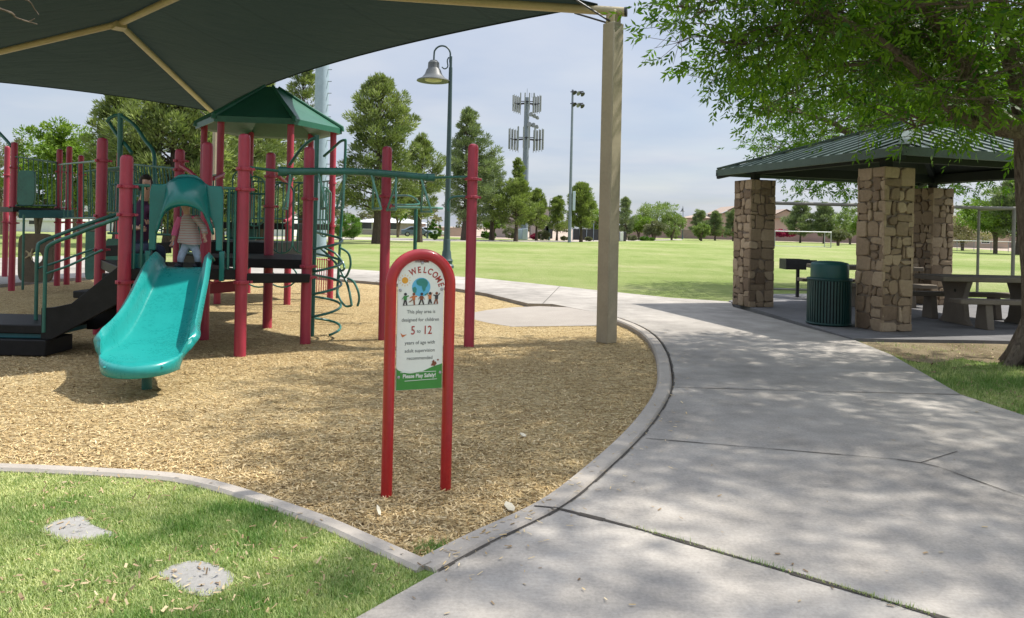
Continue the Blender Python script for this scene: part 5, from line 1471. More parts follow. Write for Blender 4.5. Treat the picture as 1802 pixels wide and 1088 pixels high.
ring(P(926, 263, CYt).z, P(926, 227, CYt).z, 1.75, 4, PI/6, .21)
for px, py, r in ((934, 201, .30), (940, 204, .28), (945, 207, .24), (931, 219, .34), (938, 220, .32), (944, 223, .26)):
    c = P(px, py, CYt - .6); mb = MB(); mb.lathe([(r, 0), (r, .10), (r*.75, .3), (r*.2, .38)], c, 18, axis=(.5, .8, -.25)); mb.build('dish', M['antenna'], ct)
    
mb = MB(); mb.tube([Vector((cb_.x, CYt, zt)), Vector((cb_.x, CYt, zt + 1.2))], .03, 6)
for px, z in ((936, 0), (941, .1), (917, .2)): mb.tube([P(px, 172, CYt), P(px, 164, CYt)], .03, 6)
mb.build('whip_antenna', M['polegrey'], ct)
# ------------------------------------------------------------------ trees
def trunk_mesh(parent, loc, h, r, mat, lean=(0, 0), flare=1.5, name='trunk', top=.35, wob=.12):
    x, y, z = loc; mb = MB(); pts = []; rs = []
    for i in range(8):
        t = i/7; pts.append((x + lean[0]*t + wob*r*2*math.sin(3*t + x), y + lean[1]*t + wob*r*2*math.cos(2.3*t + y), z - .1 + (h + .1)*t)); rs.append(r*((1 + (flare-1)*math.exp(-t*7))*(1 - t*(1-top))))
    mb.tube(pts, rs, 10); return mb.build(name, mat, parent)

def pine(label, px, Y, pytop, rmax, zb=2.4, lmat='pine', group='pines beyond the playground', lean=0, shape=1.0, nb=64, seed=0, dens=1.0, tr=.26, pyb=None, crook=0.0):
    loc = P(px, 420, Y); loc = Vector((loc.x, Y, ZLAWN)); h = P(px, pytop, Y).z - ZLAWN
    rn = random.Random(seed + int(px)); t = thing('pine_tree', label, 'pine tree', tuple(loc), group)
    trunk_mesh(t, loc, h*.9, tr, M['barkdark'], (lean, 0), 1.5, top=.2)
    cs = []; ds = []; rs = []; br = MB()
    for i in range(nb):
        f = (i + rn.random())/nb
        z = zb + (h - zb)*(f**.9)
        prof = (min(1, (f + .10)/.26)**.8) * ((1 - f)**(.62*shape))*(1.0 + .22*math.sin(9*f + seed)) + .07
        a = i*2.39996 + rn.gauss(0, .35); L = rmax*prof*rn.uniform(.72, 1.12)*(1 + crook*math.cos(a))
        rise = .22 + .5*f
        base = Vector((loc.x + lean*f, loc.y, loc.z + z - L*.25)); d = Vector((math.cos(a), math.sin(a), rise)).normalized()
        br.tube([base, base + d*L*.55, base + d*L], [.06*tr/.26, .04, .012], 5, caps=False)
        nc = max(2, int(L/.75))
        for k in range(nc):
            q = .38 + .62*(k + .6)/nc
            cs.append(base + d*L*q + Vector((rn.gauss(0, .16), rn.gauss(0, .16), rn.gauss(.05, .12)))); ds.append((d + Vector((0, 0, .55))).normalized()); rs.append(rn.uniform(.50, .86)*(.55 + .45*min(1, L/2)))
    br.build('branches', M['barkdark'], t)
    C = np.array([list(c) for c in cs]); Dd = np.array([list(d) for d in ds]); Rr = np.array(rs)
    per = int(105*dens); n = len(C)*per
    ci = np.repeat(np.arange(len(C)), per)
    u = unit(NP.normal(size=(n, 3)) + Dd[ci]*.55); rad = Rr[ci]*NP.uniform(.25, 1.0, n)**.7
    pos = C[ci] + u*rad[:, None]*np.array([1.05, 1.05, .72])
    dd = unit(u*.9 + Dd[ci]*.9 + NP.normal(0, .35, (n, 3)))
    V = diamonds(pos, dd, rand_side(dd), NP.uniform(.24, .50, n), NP.uniform(.055, .105, n))
    tc = NP.normal(.5, .17, len(C)); tint = np.clip(tc[ci] + NP.normal(0, .16, n), 0, 1)
    np_mesh('crown', V, 4, M[lmat], t, tint)
    return t

def clump_tree(name, label, cat, loc, ells, mat, nclump=60, per=90, leaf=(.16, .07), trunk=None, group=None, cr=.55, seed=1, shell=.55, bmat='bark', droop=0.0, flat=.8):
    """ells: list of (centre, radii) filled with leaf clumps; trunk: list of polylines with radii"""
    rn = random.Random(seed); loc = Vector(loc); t = thing(name, label, cat, tuple(loc), group)
    if trunk:
        mb = MB()
        for pts, rs in trunk: mb.tube(crom(pts, 4), list(np.interp(np.linspace(0, 1, 4*(len(pts)-1)+1), np.linspace(0, 1, len(rs)), rs)), 9)
        mb.build('trunk', M[bmat], t)
    cs = []
    tot = sum(r[0]*r[1]*r[2] for _, r in ells)
    for c, r in ells:
        m = max(4, int(nclump * r[0]*r[1]*r[2]/tot))
        for _ in range(m):
            v = Vector((rn.gauss(0, 1), rn.gauss(0, 1), rn.gauss(0, 1))).normalized() * (rn.random()**(1/3)*(1-shell) + shell*rn.uniform(.75, 1))
            cs.append((Vector(c) + Vector((v.x*r[0], v.y*r[1], v.z*r[2])), v))
    C = np.array([list(c) for c, _ in cs]); O = np.array([list(v) for _, v in cs]); n = len(C)*per; ci = np.repeat(np.arange(len(C)), per)
    u = unit(NP.normal(size=(n, 3))); R_ = cr*NP.uniform(.6, 1.3, len(C))[ci]
    pos = C[ci] + u*(R_*NP.uniform(.2, 1, n)**.5)[:, None]*np.array([1, 1, flat])
    dd = unit(u + O[ci]*.6 + np.array([0, 0, -droop]) + NP.normal(0, .5, (n, 3)))
    V = diamonds(pos, dd, rand_side(dd), leaf[0]*NP.uniform(.7, 1.3, n), leaf[1]*NP.uniform(.7, 1.3, n))
    tint = np.clip(NP.normal(.5, .18, len(C))[ci] + NP.normal(0, .17, n), 0, 1)
    np_mesh('crown' if trunk else 'foliage', V, 4, M[mat], t, tint)
    return t

# pines, from the left of the photo to the right
pine('pine partly hidden by the shade canopy, right of the bright green leafy trees', 205, 44, 135, 2.8, 1.6, seed=3, nb=74, crook=.3)
pine('broad dark pine filling the view under the middle of the shade canopy', 300, 42, 105, 4.2, 1.2, seed=4, nb=120, tr=.3)
pine('dark pine between the slide hood and the hexagonal roof', 385, 46, 120, 3.4, 1.2, seed=5, nb=90)
pine('pine seen beneath the hexagonal roof between its red posts', 455, 50, 130, 3.4, 1.6, seed=6, nb=70)
pine('tall thin-crowned pine whose top shows right above the hexagonal roof', 528, 62, 108, 2.6, 2.0, seed=7, nb=54)
pine('tall rounded pine with a bare thick trunk left of the bell lamp post', 664, 60, 140, 3.75, 2.9, seed=8, nb=92, shape=.72, tr=.40)
pine('lower pine tucked against the right side of the tall rounded pine', 738, 68, 246, 2.6, 2.6, seed=9, nb=50, shape=.8)
pine('tall blue green pine just right of the bell lamp post', 818, 83, 198, 4.0, 2.6, 'pineblue', seed=10, nb=92, shape=.95, tr=.42, crook=.25)
pine('blue green pine with a sloping right side behind the right red ladder post', 866, 88, 290, 2.3, 2.2, 'pineblue', seed=21, nb=44, shape=.9)
pine('small bright green pine with a wide skirt and a thin tiered spire', 907, 84, 322, 3.0, 2.2, 'pinelight', seed=11, nb=46, shape=.55, tr=.2)
pine('narrow tiered spire rising behind the small bright green pine', 909, 87, 283, 1.25, 3.2, 'pinelight', seed=12, nb=34, shape=1.3, tr=.14)
pine('slender pine just right of the cell tower pole', 944, 90, 338, 1.7, 1.8, 'pinelight', seed=13, nb=40, tr=.16)
pine('short pine in front of the beige building beside a far lamp', 980, 94, 350, 1.5, 1.6, 'pinelight', seed=14, nb=34, shape=1.2, tr=.13)
pine('dense flame shaped pine right beside the slim floodlight pole', 1022, 88, 326, 2.05, 1.9, 'pinelight', seed=15, nb=70, shape=.9, tr=.17)
pine('dark pine peeking out right of the tan canopy post', 1100, 118, 350, 1.7, 1.0, 'pineblue', seed=16, nb=34)
for px, Y, pt, r, lab in ((1232, 138, 374, 1.9, 'small round topped pine left of the gabled house'), (1258, 136, 376, 1.5, 'small cone shaped pine against the low tan house'), (1290, 132, 372, 1.6, 'small pine partly behind the left stone column'),
                          (1408, 128, 359, 3.0, 'round pine above the far soccer goal between two stone columns'), (1450, 126, 360, 2.3, 'dark pine right of the far soccer goal')):
    pine(lab, px, Y, pt, r, 1.0 if r < 2 else 1.5, 'pineblue', group='small pines by the far houses', seed=17 + px, nb=40 if r < 2 else 60, shape=.7, tr=.14)
pine('dark pine at the right edge behind the tree trunk', 1792, 72, 316, 3.0, 2.0, 'pineblue', seed=40, nb=64, shape=.6)

def at(px, Y, z): p = P(px, 420, Y); return Vector((p.x, Y, z))
def round_tree(label, px, Y, pytop, r, mat, zlow=1.2, seed=1, name='leafy_tree', cat='tree', group='leafy trees beyond the field', per=80, leaf=(.26, .12), nclump=70, lobes=4, ry=None, trunk_split=3, tr=.14):
    rn = random.Random(seed); zt = P(px, pytop, Y).z; c = at(px, Y, (zt + zlow)/2); rz = (zt - zlow)/2
    ells = [(c, (r*.72, r*.72, rz*.85))]
    for k in range(lobes):
        a = 2*PI*k/lobes + rn.random(); q = rn.uniform(.42, .62); ells.append((c + Vector((math.cos(a)*r*q, math.sin(a)*r*q, rn.uniform(-.45, .5)*rz)), (r*rn.uniform(.38, .52),)*2 + (rz*rn.uniform(.35, .5),)))
    b = at(px, Y, ZLAWN - .05); tk = []
    for k in range(trunk_split):
        a = 2*PI*k/trunk_split + rn.random(); e = c + Vector((math.cos(a)*r*.45, math.sin(a)*r*.45, rz*.25)); tk.append(([b, b + Vector((math.cos(a)*.15, math.sin(a)*.15, zlow*.9 + .3)), b.lerp(e, .6) + Vector((0, 0, .3)), e], [tr*1.3, tr, tr*.6, tr*.2]))
    return clump_tree(name, label, cat, (b.x, b.y, ZLAWN), ells, mat, nclump, per, leaf, tk, group, cr=max(.3, r*.20), seed=seed)
round_tree('leftmost bright green leafy tree behind the far posts of the play structure', 66, 56, 203, 3.1, 'decid', .9, 2, per=120, nclump=110)
round_tree('bright green leafy tree directly behind the tall red post left of the stair', 132, 54, 196, 3.0, 'decid', .9, 3, per=120, nclump=110)
round_tree('bright green leafy tree between the tall red post and the dark pines', 180, 58, 222, 2.3, 'decid', .9, 5, per=110, nclump=70)
round_tree('sparse grey green tree at the left picture edge behind the play structure', 4, 62, 212, 2.6, 'sage', 1.0, 6, per=60, nclump=60)
round_tree('yellow green tree peeking out between pine trunks behind the ladder', 700, 92, 330, 2.4, 'decid', 1.6, 8)
round_tree('low yellow green tree behind the right red ladder post', 868, 100, 382, 1.7, 'decid', 1.2, 9)
round_tree('green leafy tree behind the flame shaped pine', 1050, 110, 362, 2.6, 'decid', 1.0, 10)
round_tree('wide pale green mesquite, the tallest crown right of the tan canopy post', 1152, 128, 352, 4.6, 'mesq', .8, 11, per=100, nclump=110, group='mesquites by the block wall')
round_tree('pale green mesquite sloping down right of the widest mesquite', 1182, 126, 372, 3.0, 'mesq', .6, 12, nclump=80, group='mesquites by the block wall')
round_tree('darker green mesquite low in front of the widest mesquite', 1124, 120, 376, 2.6, 'decid', .9, 13, group='mesquites by the block wall')
round_tree('olive yellow shrub tree in front of the mesquites', 1150, 116, 386, 2.2, 'sage', .5, 14, name='shrub', cat='shrub', group='mesquites by the block wall')
round_tree('small feathery palo verde in front of the low tan house', 1234, 124, 392, 1.9, 'mesq', .3, 15, group='mesquites by the block wall')
round_tree('feathery yellow green palo verde left of the middle stone column', 1496, 122, 362, 3.4, 'mesq', .9, 16, nclump=80, group='mesquites by the block wall')
round_tree('green tree just left of the middle stone column', 1522, 118, 366, 2.4, 'decid', .9, 17, group='mesquites by the block wall')
round_tree('low mesquite with dark bare stems beside the far soccer goal', 1475, 104, 404, 1.7, 'sage', .6, 18, group='mesquites by the block wall')
# the flowering and spreading trees seen between the right column and the big trunk
round_tree('straw coloured flowering palo verde right of the far stone column', 1694, 88, 374, 4.0, 'straw', .9, 19, nclump=90, per=90, group='trees behind the soccer goal')
round_tree('spreading green mesquite with forked dark trunk seen through the bare soccer goal', 1752, 74, 346, 4.2, 'decid', 2.0, 20, nclump=100, per=100, group='trees behind the soccer goal', trunk_split=3, tr=.16)
# shrubs
def shrub(label, px, Y, pytop, r, mat='shrub', zlow=-.05, seed=1, group='shrubs beyond the lawn', per=130, leaf=(.12, .06), name='shrub', nclump=46, rx=1.0):
    zt = P(px, pytop, Y).z; c = at(px, Y, (zt + zlow)/2)
    return clump_tree(name, label, 'shrub', (c.x, Y, ZLAWN), [(c, (r*rx, r, (zt - zlow)/2*.92))], mat, nclump, per, leaf, None, group, cr=r*.26, seed=seed, shell=.75)
shrub('large round clipped green shrub beside the left pine trunk', 612, 73, 374, 1.35, seed=2, nclump=90)
shrub('slim green shrub at the foot of the bell lamp post', 765, 70, 384, .62, seed=3)
shrub('low round shrub in front of the beige wall, leftmost of three', 853, 96, 407, .5, seed=4); shrub('low round shrub in front of the beige wall, middle of three', 860, 97, 408, .5, seed=5); shrub('low round shrub in front of the beige wall, rightmost of three', 867, 96, 409, .48, seed=6)
shrub('grey green brush beside the pale utility cabinet', 897, 99, 400, 1.0, 'sage', seed=7)
shrub('wide dull shrub right of the cell tower foot', 955, 95, 406, .95, 'sage', seed=8)
shrub('small dull shrub under the far lamp', 993, 97, 416, .5, 'sage', seed=9)
shrub('small green shrub under the flame shaped pine', 1036, 96, 417, .45, 'sage', seed=10)
shrub('tan dry shrub right of the canopy post', 1112, 110, 414, .8, 'sage', seed=11); shrub('low dark green shrub before the block wall', 1134, 112, 417, .75, seed=12); shrub('low dark green spreading shrub next to the small ones by the wall', 1145, 114, 419, .6, seed=13)
shrub('pale green shrub over the block wall top', 1184, 130, 399, 1.2, 'mesq', seed=14)
for px, r, lab in ((1266, 1.7, 'magenta bougainvillea over the block wall left of the left stone column'), (1285, 1.4, 'magenta bougainvillea against the left stone column'), (1372, 1.7, 'magenta bougainvillea behind the far soccer goal, nearest the left column'), (1388, 1.3, 'magenta bougainvillea behind the middle of the far soccer goal')):
    shrub(lab, px, 146, 405, r, 'magenta', .9, seed=px, group='bougainvilleas along the block wall', leaf=(.22, .12), per=90)
shrub('crimson flowering shrub at the corner of the beige building', 940, 101, 411, .5, 'magenta', seed=15, group='bougainvilleas along the block wall')
# a far-off belt of trees closes the horizon
def belt(name, x0, x1, Y, zmin, zmax, n, mat, seed, per=60):
    rn = random.Random(seed); C = []
    for i in range(n):
        x = rn.uniform(x0, x1); zt = zmin + (zmax - zmin)*(.5 + .5*noise.noise(Vector((x*.035, seed, 0)))); C.append((x, Y + rn.uniform(-6, 6), rn.uniform(.2, 1)*zt))
    C = np.array(C); m = len(C)*per; ci = np.repeat(np.arange(len(C)), per); u = unit(NP.normal(size=(m, 3)))
    pos = C[ci] + u*NP.uniform(.3, 1.8, m)[:, None]*np.array([1, 1, .7]); dd = unit(u + NP.normal(0, .6, (m, 3)))
    o = np_mesh(name, diamonds(pos, dd, rand_side(dd), .9*NP.uniform(.6, 1.3, m), .45), 4, M[mat], None, np.clip(NP.normal(.45, .2, len(C))[ci] + NP.normal(0, .15, m), 0, 1)); o['kind'] = 'stuff'; return o
belt('far_woods', -210, -20, 205, 4, 9, 330, 'sage', 3); belt('far_woods', -20, 130, 255, 3, 6, 220, 'sage', 4); belt('far_woods', 60, 260, 230, 4, 8, 260, 'mesq', 5)

# ------------------------------------------------------------------ big ash trees at the right
def ash(name, label, base, limbs, inside, nclump, seed, ymin=None, sprigs=15, mat='ash', leafL=.095, trunk_pts=None):
    rn = random.Random(seed); t = thing(name, label, 'ash tree', tuple(base))
    mb = MB(); pts, rs = trunk_pts; m = 5
    mb.tube(crom(pts, m), list(np.interp(np.linspace(0, 1, m*(len(pts)-1)+1), np.linspace(0, 1, len(rs)), rs)), 18)
    # root flare ridges
    for k in range(7):
        a = 2*PI*k/7 + rn.random()*.5; d = Vector((math.cos(a), math.sin(a), 0)); b0 = Vector(base)
        mb.tube([b0 + d*rs[0]*1.7 + Vector((0, 0, -.08)), b0 + d*rs[0]*1.15 + Vector((0, 0, .10)), b0 + d*rs[0]*.70 + Vector((0, 0, .42)), b0 + d*rs[0]*.4 + Vector((0, 0, .8))], [.05, .085, .08, .04], 8)
    mb.build('trunk', M['bark'], t)
    lb = MB(); lp = []
    for pts, rs in limbs:
        c = crom(pts, 6); r_ = list(np.interp(np.linspace(0, 1, len(c)), np.linspace(0, 1, len(rs)), rs)); lb.tube(c, r_, 10); lp += [(p, r) for p, r in zip(c, r_)][2:]
    C = []
    tries = 0
    while len(C) < nclump and tries < nclump*60:
        tries += 1; p = inside(rn)
        if p is not None: C.append(p)
    LP = np.array([list(p) for p, _ in lp])
    hubs = lb
    for p in C[::13]:                          # secondary branches first, twigs then leave from those
        i = int(np.argmin(((LP - np.array(list(p)))**2).sum(1) + (LP[:, 2] > p.z + .2)*5)); q = lp[i][0]; L = (p - q).length
        c_ = crom([q, q.lerp(p, .33) + Vector((rn.gauss(0, .10), rn.gauss(0, .10), .12*L)), q.lerp(p, .7) + Vector((rn.gauss(0, .12), rn.gauss(0, .12), .10*L)), p], 4)
        r0 = min(.034, lp[i][1]*.6); hubs.tube(c_, list(np.linspace(r0, .008, len(c_))), 6, caps=False); lp += [(a, .02) for a in c_[3:]]
    LP = np.array([list(p) for p, _ in lp])
    tw = MB(); S = []; SD = []
    for p in C:
        i = int(np.argmin(((LP - np.array(list(p)))**2).sum(1) + (LP[:, 2] > p.z + .4)*6)); q = lp[i][0]; d = (p - q); L = d.length
        mid = q.lerp(p, .5) + Vector((rn.gauss(0, .1), rn.gauss(0, .1), .10*L)); tw.tube(crom([q, mid, p], 3), [.012, .011, .010, .008, .006, .005, .003], 5, caps=False)
        for _ in range(sprigs):
            o = Vector((rn.gauss(0, .24), rn.gauss(0, .24), rn.gauss(.0, .17))); S.append(p + o); dd = (d.normalized()*.5 + o.normalized()*.7 + Vector((rn.gauss(0, .3), rn.gauss(0, .3), -.18 + rn.gauss(0, .25)))).normalized(); SD.append(dd)
            if rn.random() < .5: tw.tube([p, p + o], [.004, .0025], 4, caps=False)
    lb.build('limbs', M['bark'], t); tw.build('twigs', M['bark'], t, fixn=False)
    S = np.array([list(s) for s in S]); SD = np.array([list(s) for s in SD]); n = len(S); side = rand_side(SD); nr = np.cross(SD, side)
    Vs = []; T = []
    tc = np.clip(NP.normal(.45, .2, n), 0, 1)
    for i in range(7):
        sgn = 0 if i == 6 else (1 if i % 2 else -1); st = (i//2)*.052 + .03
        dl = unit(SD*(.75 if sgn else 1) + side*sgn*.8 + NP.normal(0, .22, (n, 3)) + np.array([0, 0, -.18])); L = leafL*NP.uniform(.75, 1.25, n)
        c = S + SD*st + dl*(L*.5)[:, None]
        w = unit(np.cross(dl, nr + NP.normal(0, .45, (n, 3))))
        Vs.append(diamonds(c, dl, w, L, L*.32)); T.append(np.clip(tc + NP.normal(0, .12, n), 0, 1))
    np_mesh('foliage', np.concatenate(Vs), 4, M[mat], t, np.concatenate(T))
    return t
b0 = G(1836, 645, ZNEAR - .02); bx_, by_ = b0.x, b0.y
def Wp(px, py, Y): return P(px, py, Y)
fork = Wp(1812, 232, by_)
tp1 = ([b0 + Vector((0, 0, -.1)), b0 + Vector((-.02, 0, .35)), Wp(1828, 480, by_), Wp(1820, 345, by_), fork], [.28, .20, .175, .19, .16])
limbs = [([fork, Wp(1742, 200, by_ - .1), Wp(1690, 110, by_ - .3), Wp(1640, 20, by_ - .5), Wp(1590, -90, by_ - .8)], [.15, .12, .10, .075, .04]),
         ([fork, Wp(1750, 224, by_ + .1), Wp(1690, 205, by_), Wp(1640, 150, by_ - .2), Wp(1560, 80, by_ - .4), Wp(1450, 20, by_ - .6), Wp(1330, -20, by_ - .7)], [.12, .095, .075, .06, .045, .03, .012]),
         ([fork, Wp(1788, 130, by_ + .1), Wp(1760, 20, by_ + .2), Wp(1740, -140, by_ + .3), Wp(1730, -330, by_ + .3)], [.14, .12, .10, .07, .03]),
         ([fork, Wp(1850, 150, by_ + .3), Wp(1960, 40, by_ + .8), Wp(2100, -120, by_ + 1)], [.13, .10, .07, .03]),
         ([Wp(1640, 20, by_ - .5), Wp(1560, -20, by_ - 1.2), Wp(1420, -60, by_ - 2), Wp(1250, -120, by_ - 2.6)], [.07, .055, .04, .012]),
         ([Wp(1690, 110, by_ - .3), Wp(1600, 60, by_ + .4), Wp(1480, 40, by_ + 1.2), Wp(1330, 40, by_ + 1.8)], [.07, .05, .035, .012]),
         ([Wp(1740, -140, by_ + .3), Wp(1700, -260, by_ - .8), Wp(1800, -420, by_ - 2.5)], [.07, .05, .02]),
         ([Wp(1690, 205, by_), Wp(1640, 215, by_ + .3), Wp(1590, 230, by_ + .1)], [.03, .02, .008])]
def inside1(rn):
    v = Vector((rn.gauss(0, 1), rn.gauss(0, 1), rn.gauss(0, 1))).normalized()*(rn.random()**.42)
    c = Vector((4.55, by_ - 1.2, 5.2)); p = c + Vector((v.x*4.6, v.y*4.4, v.z*3.3))
    # the underside hangs low by the trunk and lifts toward the tips
    d = math.hypot(p.x - bx_, p.y - by_)
    low = 2.75 + .28*max(0, d - 1.6) + .35*max(0, d - 3.6) + .25*max(0, by_ - 1.0 - p.y)
    if p.z < low: return None
    if p.x < .64*p.z - 2.25 + .5*max(0, 6.2 - p.y) + rn.gauss(0, .15): return None
    if p.x < 1.72 + .12*abs(p.y - by_ + 1): return None
    if p.y < by_ - 1.2 and p.z < 3.9 and p.x > 3.6 and rn.random() < .75: return None
    if p.y > by_ + 2.6: return None
    if p.z > 5.0 and rn.random() < .58: return None
    if noise.noise(Vector((p.x*.9, p.y*.9, p.z*.3))) > .15: return None      # open gaps between the boughs
    return p
ash('ash_tree', 'large leafy ash tree with a thick trunk in the turf, overhanging the path', tuple(b0), limbs, inside1, 720, 5, trunk_pts=tp1, sprigs=19, leafL=.102)
# low twigs hanging in front of the pavilion fascia belong to the same tree: they are part of its crown volume
b2 = at(1592, 20.5, ZLAWN)
fk = b2 + Vector((.1, 0, 2.6))
tp2 = ([b2 + Vector((0, 0, -.1)), b2 + Vector((.03, 0, .5)), b2 + Vector((.05, 0, 1.5)), fk], [.26, .18, .16, .15])
limbs2 = [([fk, fk + Vector((-1.2, -.3, 1.2)), fk + Vector((-2.6, -.8, 2.0)), fk + Vector((-4.2, -1, 2.3))], [.12, .09, .06, .02]), ([fk, fk + Vector((.3, .3, 1.6)), fk + Vector((.2, .2, 3.6)), fk + Vector((.1, 0, 5))], [.13, .10, .07, .02]), ([fk, fk + Vector((1.3, .2, 1.3)), fk + Vector((3, .5, 2.3))], [.12, .08, .02]), ([fk, fk + Vector((-.8, -1.2, 1.5)), fk + Vector((-1.6, -2.4, 2.8))], [.10, .07, .02])]
def inside2(rn):
    v = Vector((rn.gauss(0, 1), rn.gauss(0, 1), rn.gauss(0, 1))).normalized()*(rn.random()**.42)
    p = b2 + Vector((-.3 + v.x*4.3, v.y*3.4, 5.1 + v.z*2.9))
    return p if p.z > 2.55 + .1*abs(p.x - b2.x) else None
ash('ash_tree', 'ash tree rising behind the pavilion roof, its trunk hidden by the stone columns', tuple(b2), limbs2, inside2, 520, 9, trunk_pts=tp2, sprigs=14, leafL=.13)
# bare twiggy tree just outside the frame on the left; one twig reaches in at the top corner
b3 = Vector((-4.6, 3.3, ZNEAR)); fk = b3 + Vector((.1, .1, 2.3))
t3 = thing('bare_tree', 'thin leafless tree with a bare twig poking in below the shade canopy', 'tree', tuple(b3))
mb = MB(); mb.tube(crom([b3, b3 + Vector((.02, 0, 1)), fk], 4), [.12, .11, .10, .095, .09, .085, .08, .075, .07], 12); mb.build('trunk', M['bark'], t3)
mb = MB(); e1_ = P(-40, 5, 3.6); e2_ = P(30, 32, 3.7); e3_ = P(66, 43, 3.75)
mb.tube(crom([fk, fk + Vector((.5, .1, .5)), e1_, e2_, e3_], 5), [.06, .05, .04, .032, .025, .02, .016, .013, .011, .009, .0075, .006, .0055, .005, .0045, .004, .004, .004, .0035, .003, .002], 7)
mb.tube([P(52, 38, 3.72), P(58, 35, 3.72), P(61, 33, 3.72)], [.004, .003, .002], 6)
mb.tube(crom([e1_, P(40, -2, 3.6), P(62, 18, 3.7), P(68, 26, 3.7)], 4), [.006, .006, .005, .005, .004, .004, .003, .003, .0025, .002, .002, .002, .002], 6)
mb.tube(crom([fk, fk + Vector((-.4, .3, .9)), fk + Vector((-.9, .5, 2.0))], 4), [.055, .05, .045, .04, .035, .03, .02, .012, .006], 7)
mb.tube(crom([fk, fk + Vector((.1, -.5, .9)), fk + Vector((.3, -1.2, 2.2))], 4), [.055, .05, .045, .04, .035, .03, .02, .012, .006], 7); mb.build('limbs', M['bark'], t3)

# ------------------------------------------------------------------ buildings, walls, cars far behind
def building(name, label, pxa, pxb, Y, pytop, mat, roof=None, depth=8, pyroof=None, wins=(), cat='building', gable=None, doors=()):
    a, b = at(pxa, Y, ZLAWN), at(pxb, Y, ZLAWN); w = b.x - a.x; xm = (a.x + b.x)/2; zt = P((pxa + pxb)/2, pytop, Y).z; h = zt - ZLAWN
    t = thing(name, label, cat, (xm, Y + depth/2, ZLAWN))
    mb = MB(); mb.box((xm, Y + depth/2, ZLAWN + h/2), (w, depth, h)); mb.build('wall', mat, t)
    if roof is None:
        mb = MB(); mb.box((xm, Y + depth/2, zt + .12), (w + .3, depth + .3, .24)); mb.build('parapet', mat, t)
    else:
        zr = P((pxa + pxb)/2, pyroof, Y).z; o = .5; mb = MB(); y0, y1 = Y - o, Y + depth + o; x0, x1 = a.x - o, b.x + o
        if gable:
            mb.add([(x0, y0, zt), (x1, y0, zt), (x1, y1, zt), (x0, y1, zt), (xm, y0, zr), (xm, y1, zr)], [(0, 4, 5, 3), (4, 1, 2, 5), (0, 3, 2, 1)])
            g_ = MB(); g_.prism([(-w/2, zt), (w/2, zt), (0, zt + (zr - zt)*w/(w + 1))], (xm, Y, 0), (1, 0, 0), (0, 0, 1), -.2, -.02); g_.build('gable_wall', mat, t)
        else:
            i = min(w, depth)*.3; ym = Y + depth/2
            mb.add([(x0, y0, zt), (x1, y0, zt), (x1, y1, zt), (x0, y1, zt), (x0 + i, ym, zr), (x1 - i, ym, zr)], [(0, 1, 5, 4), (1, 2, 5), (2, 3, 4, 5), (3, 0, 4), (0, 3, 2, 1)])
        mb.build('roof', roof, t)
    for (fx, z, ww, hh) in wins:
        x = a.x + w*fx; mb = MB(); mb.box((x, Y - .03, ZLAWN + z), (ww + .16, .06, hh + .16)); f = mb.build('window', M['white'], t); mb = MB(); mb.box((x, Y - .065, ZLAWN + z), (ww, .02, hh)); mb.build('pane', M['glass'], f)
    for (fx, ww, hh) in doors:
        x = a.x + w*fx; mb = MB(); mb.box((x, Y - .03, ZLAWN + hh/2), (ww, .08, hh)); mb.build('door', M['darkmetal'], t)
    return t
building('building', 'low pale building under the left deck of the play structure', 10, 98, 78, 388, M['stuccow'], depth=8, wins=((.55, 1.2, .9, .8),))
building('building', 'pale building seen between the tower rails below the hexagonal roof', 372, 512, 84, 330, M['stuccow'], depth=10, wins=((.2, 2.2, 1.4, 1.2), (.5, 2.2, 1.4, 1.2), (.8, 2.2, 1.4, 1.2)))
building('building', 'long pale building behind the left wing of the play structure', 118, 240, 92, 352, M['stuccow'], depth=10, wins=((.3, 1.8, 1.6, 1.2), (.7, 1.8, 1.6, 1.2)))
building('building', 'low tan building behind the pine trunks with a pale roof edge', 622, 735, 112, 392, M['stucco2'], M['white'], 10, 384, wins=((.2, 1.4, 1.6, 1.0), (.6, 1.4, 1.6, 1.0)))
building('building', 'beige block building with a small dark opening left of the cell tower foot', 862, 922, 116, 379, M['stucco2'], depth=10, wins=((.12, 2.0, .5, .4),))
building('building', 'tall beige building right of the cell tower foot', 934, 970, 112, 366, M['stucco2'], depth=10, doors=((.72, 1.0, 2.1), (.9, 1.0, 2.1)))
building('building', 'white topped shed left of the tan canopy post', 1036, 1072, 110, 392, M['stuccow'], depth=6, doors=((.3, 1.2, 2.2),))
building('house', 'tan two storey house with a steep gable left of the left stone column', 1270, 1322, 162, 376, M['stucco'], M['tileroof'], 12, 362, wins=((.75, 4.2, 1.0, 1.1),), cat='house', gable=True)
building('house', 'low tan house to the left of the gabled house', 1216, 1276, 168, 384, M['stucco'], M['tileroof'], 12, 378, wins=((.6, 1.6, 1.2, 1.0),), cat='house')
building('house', 'tan house with a tile roof seen between the left and middle stone columns', 1352, 1412, 165, 384, M['stucco'], M['tileroof'], 12, 368, wins=((.5, 2.0, 1.2, 1.0),), cat='house', gable=True)
building('house', 'low house with a tile roof seen through the bare soccer goal', 1716, 1776, 112, 410, M['stucco'], M['tileroof'], 10, 402, wins=((.3, 1.2, 1.2, .8),), cat='house')
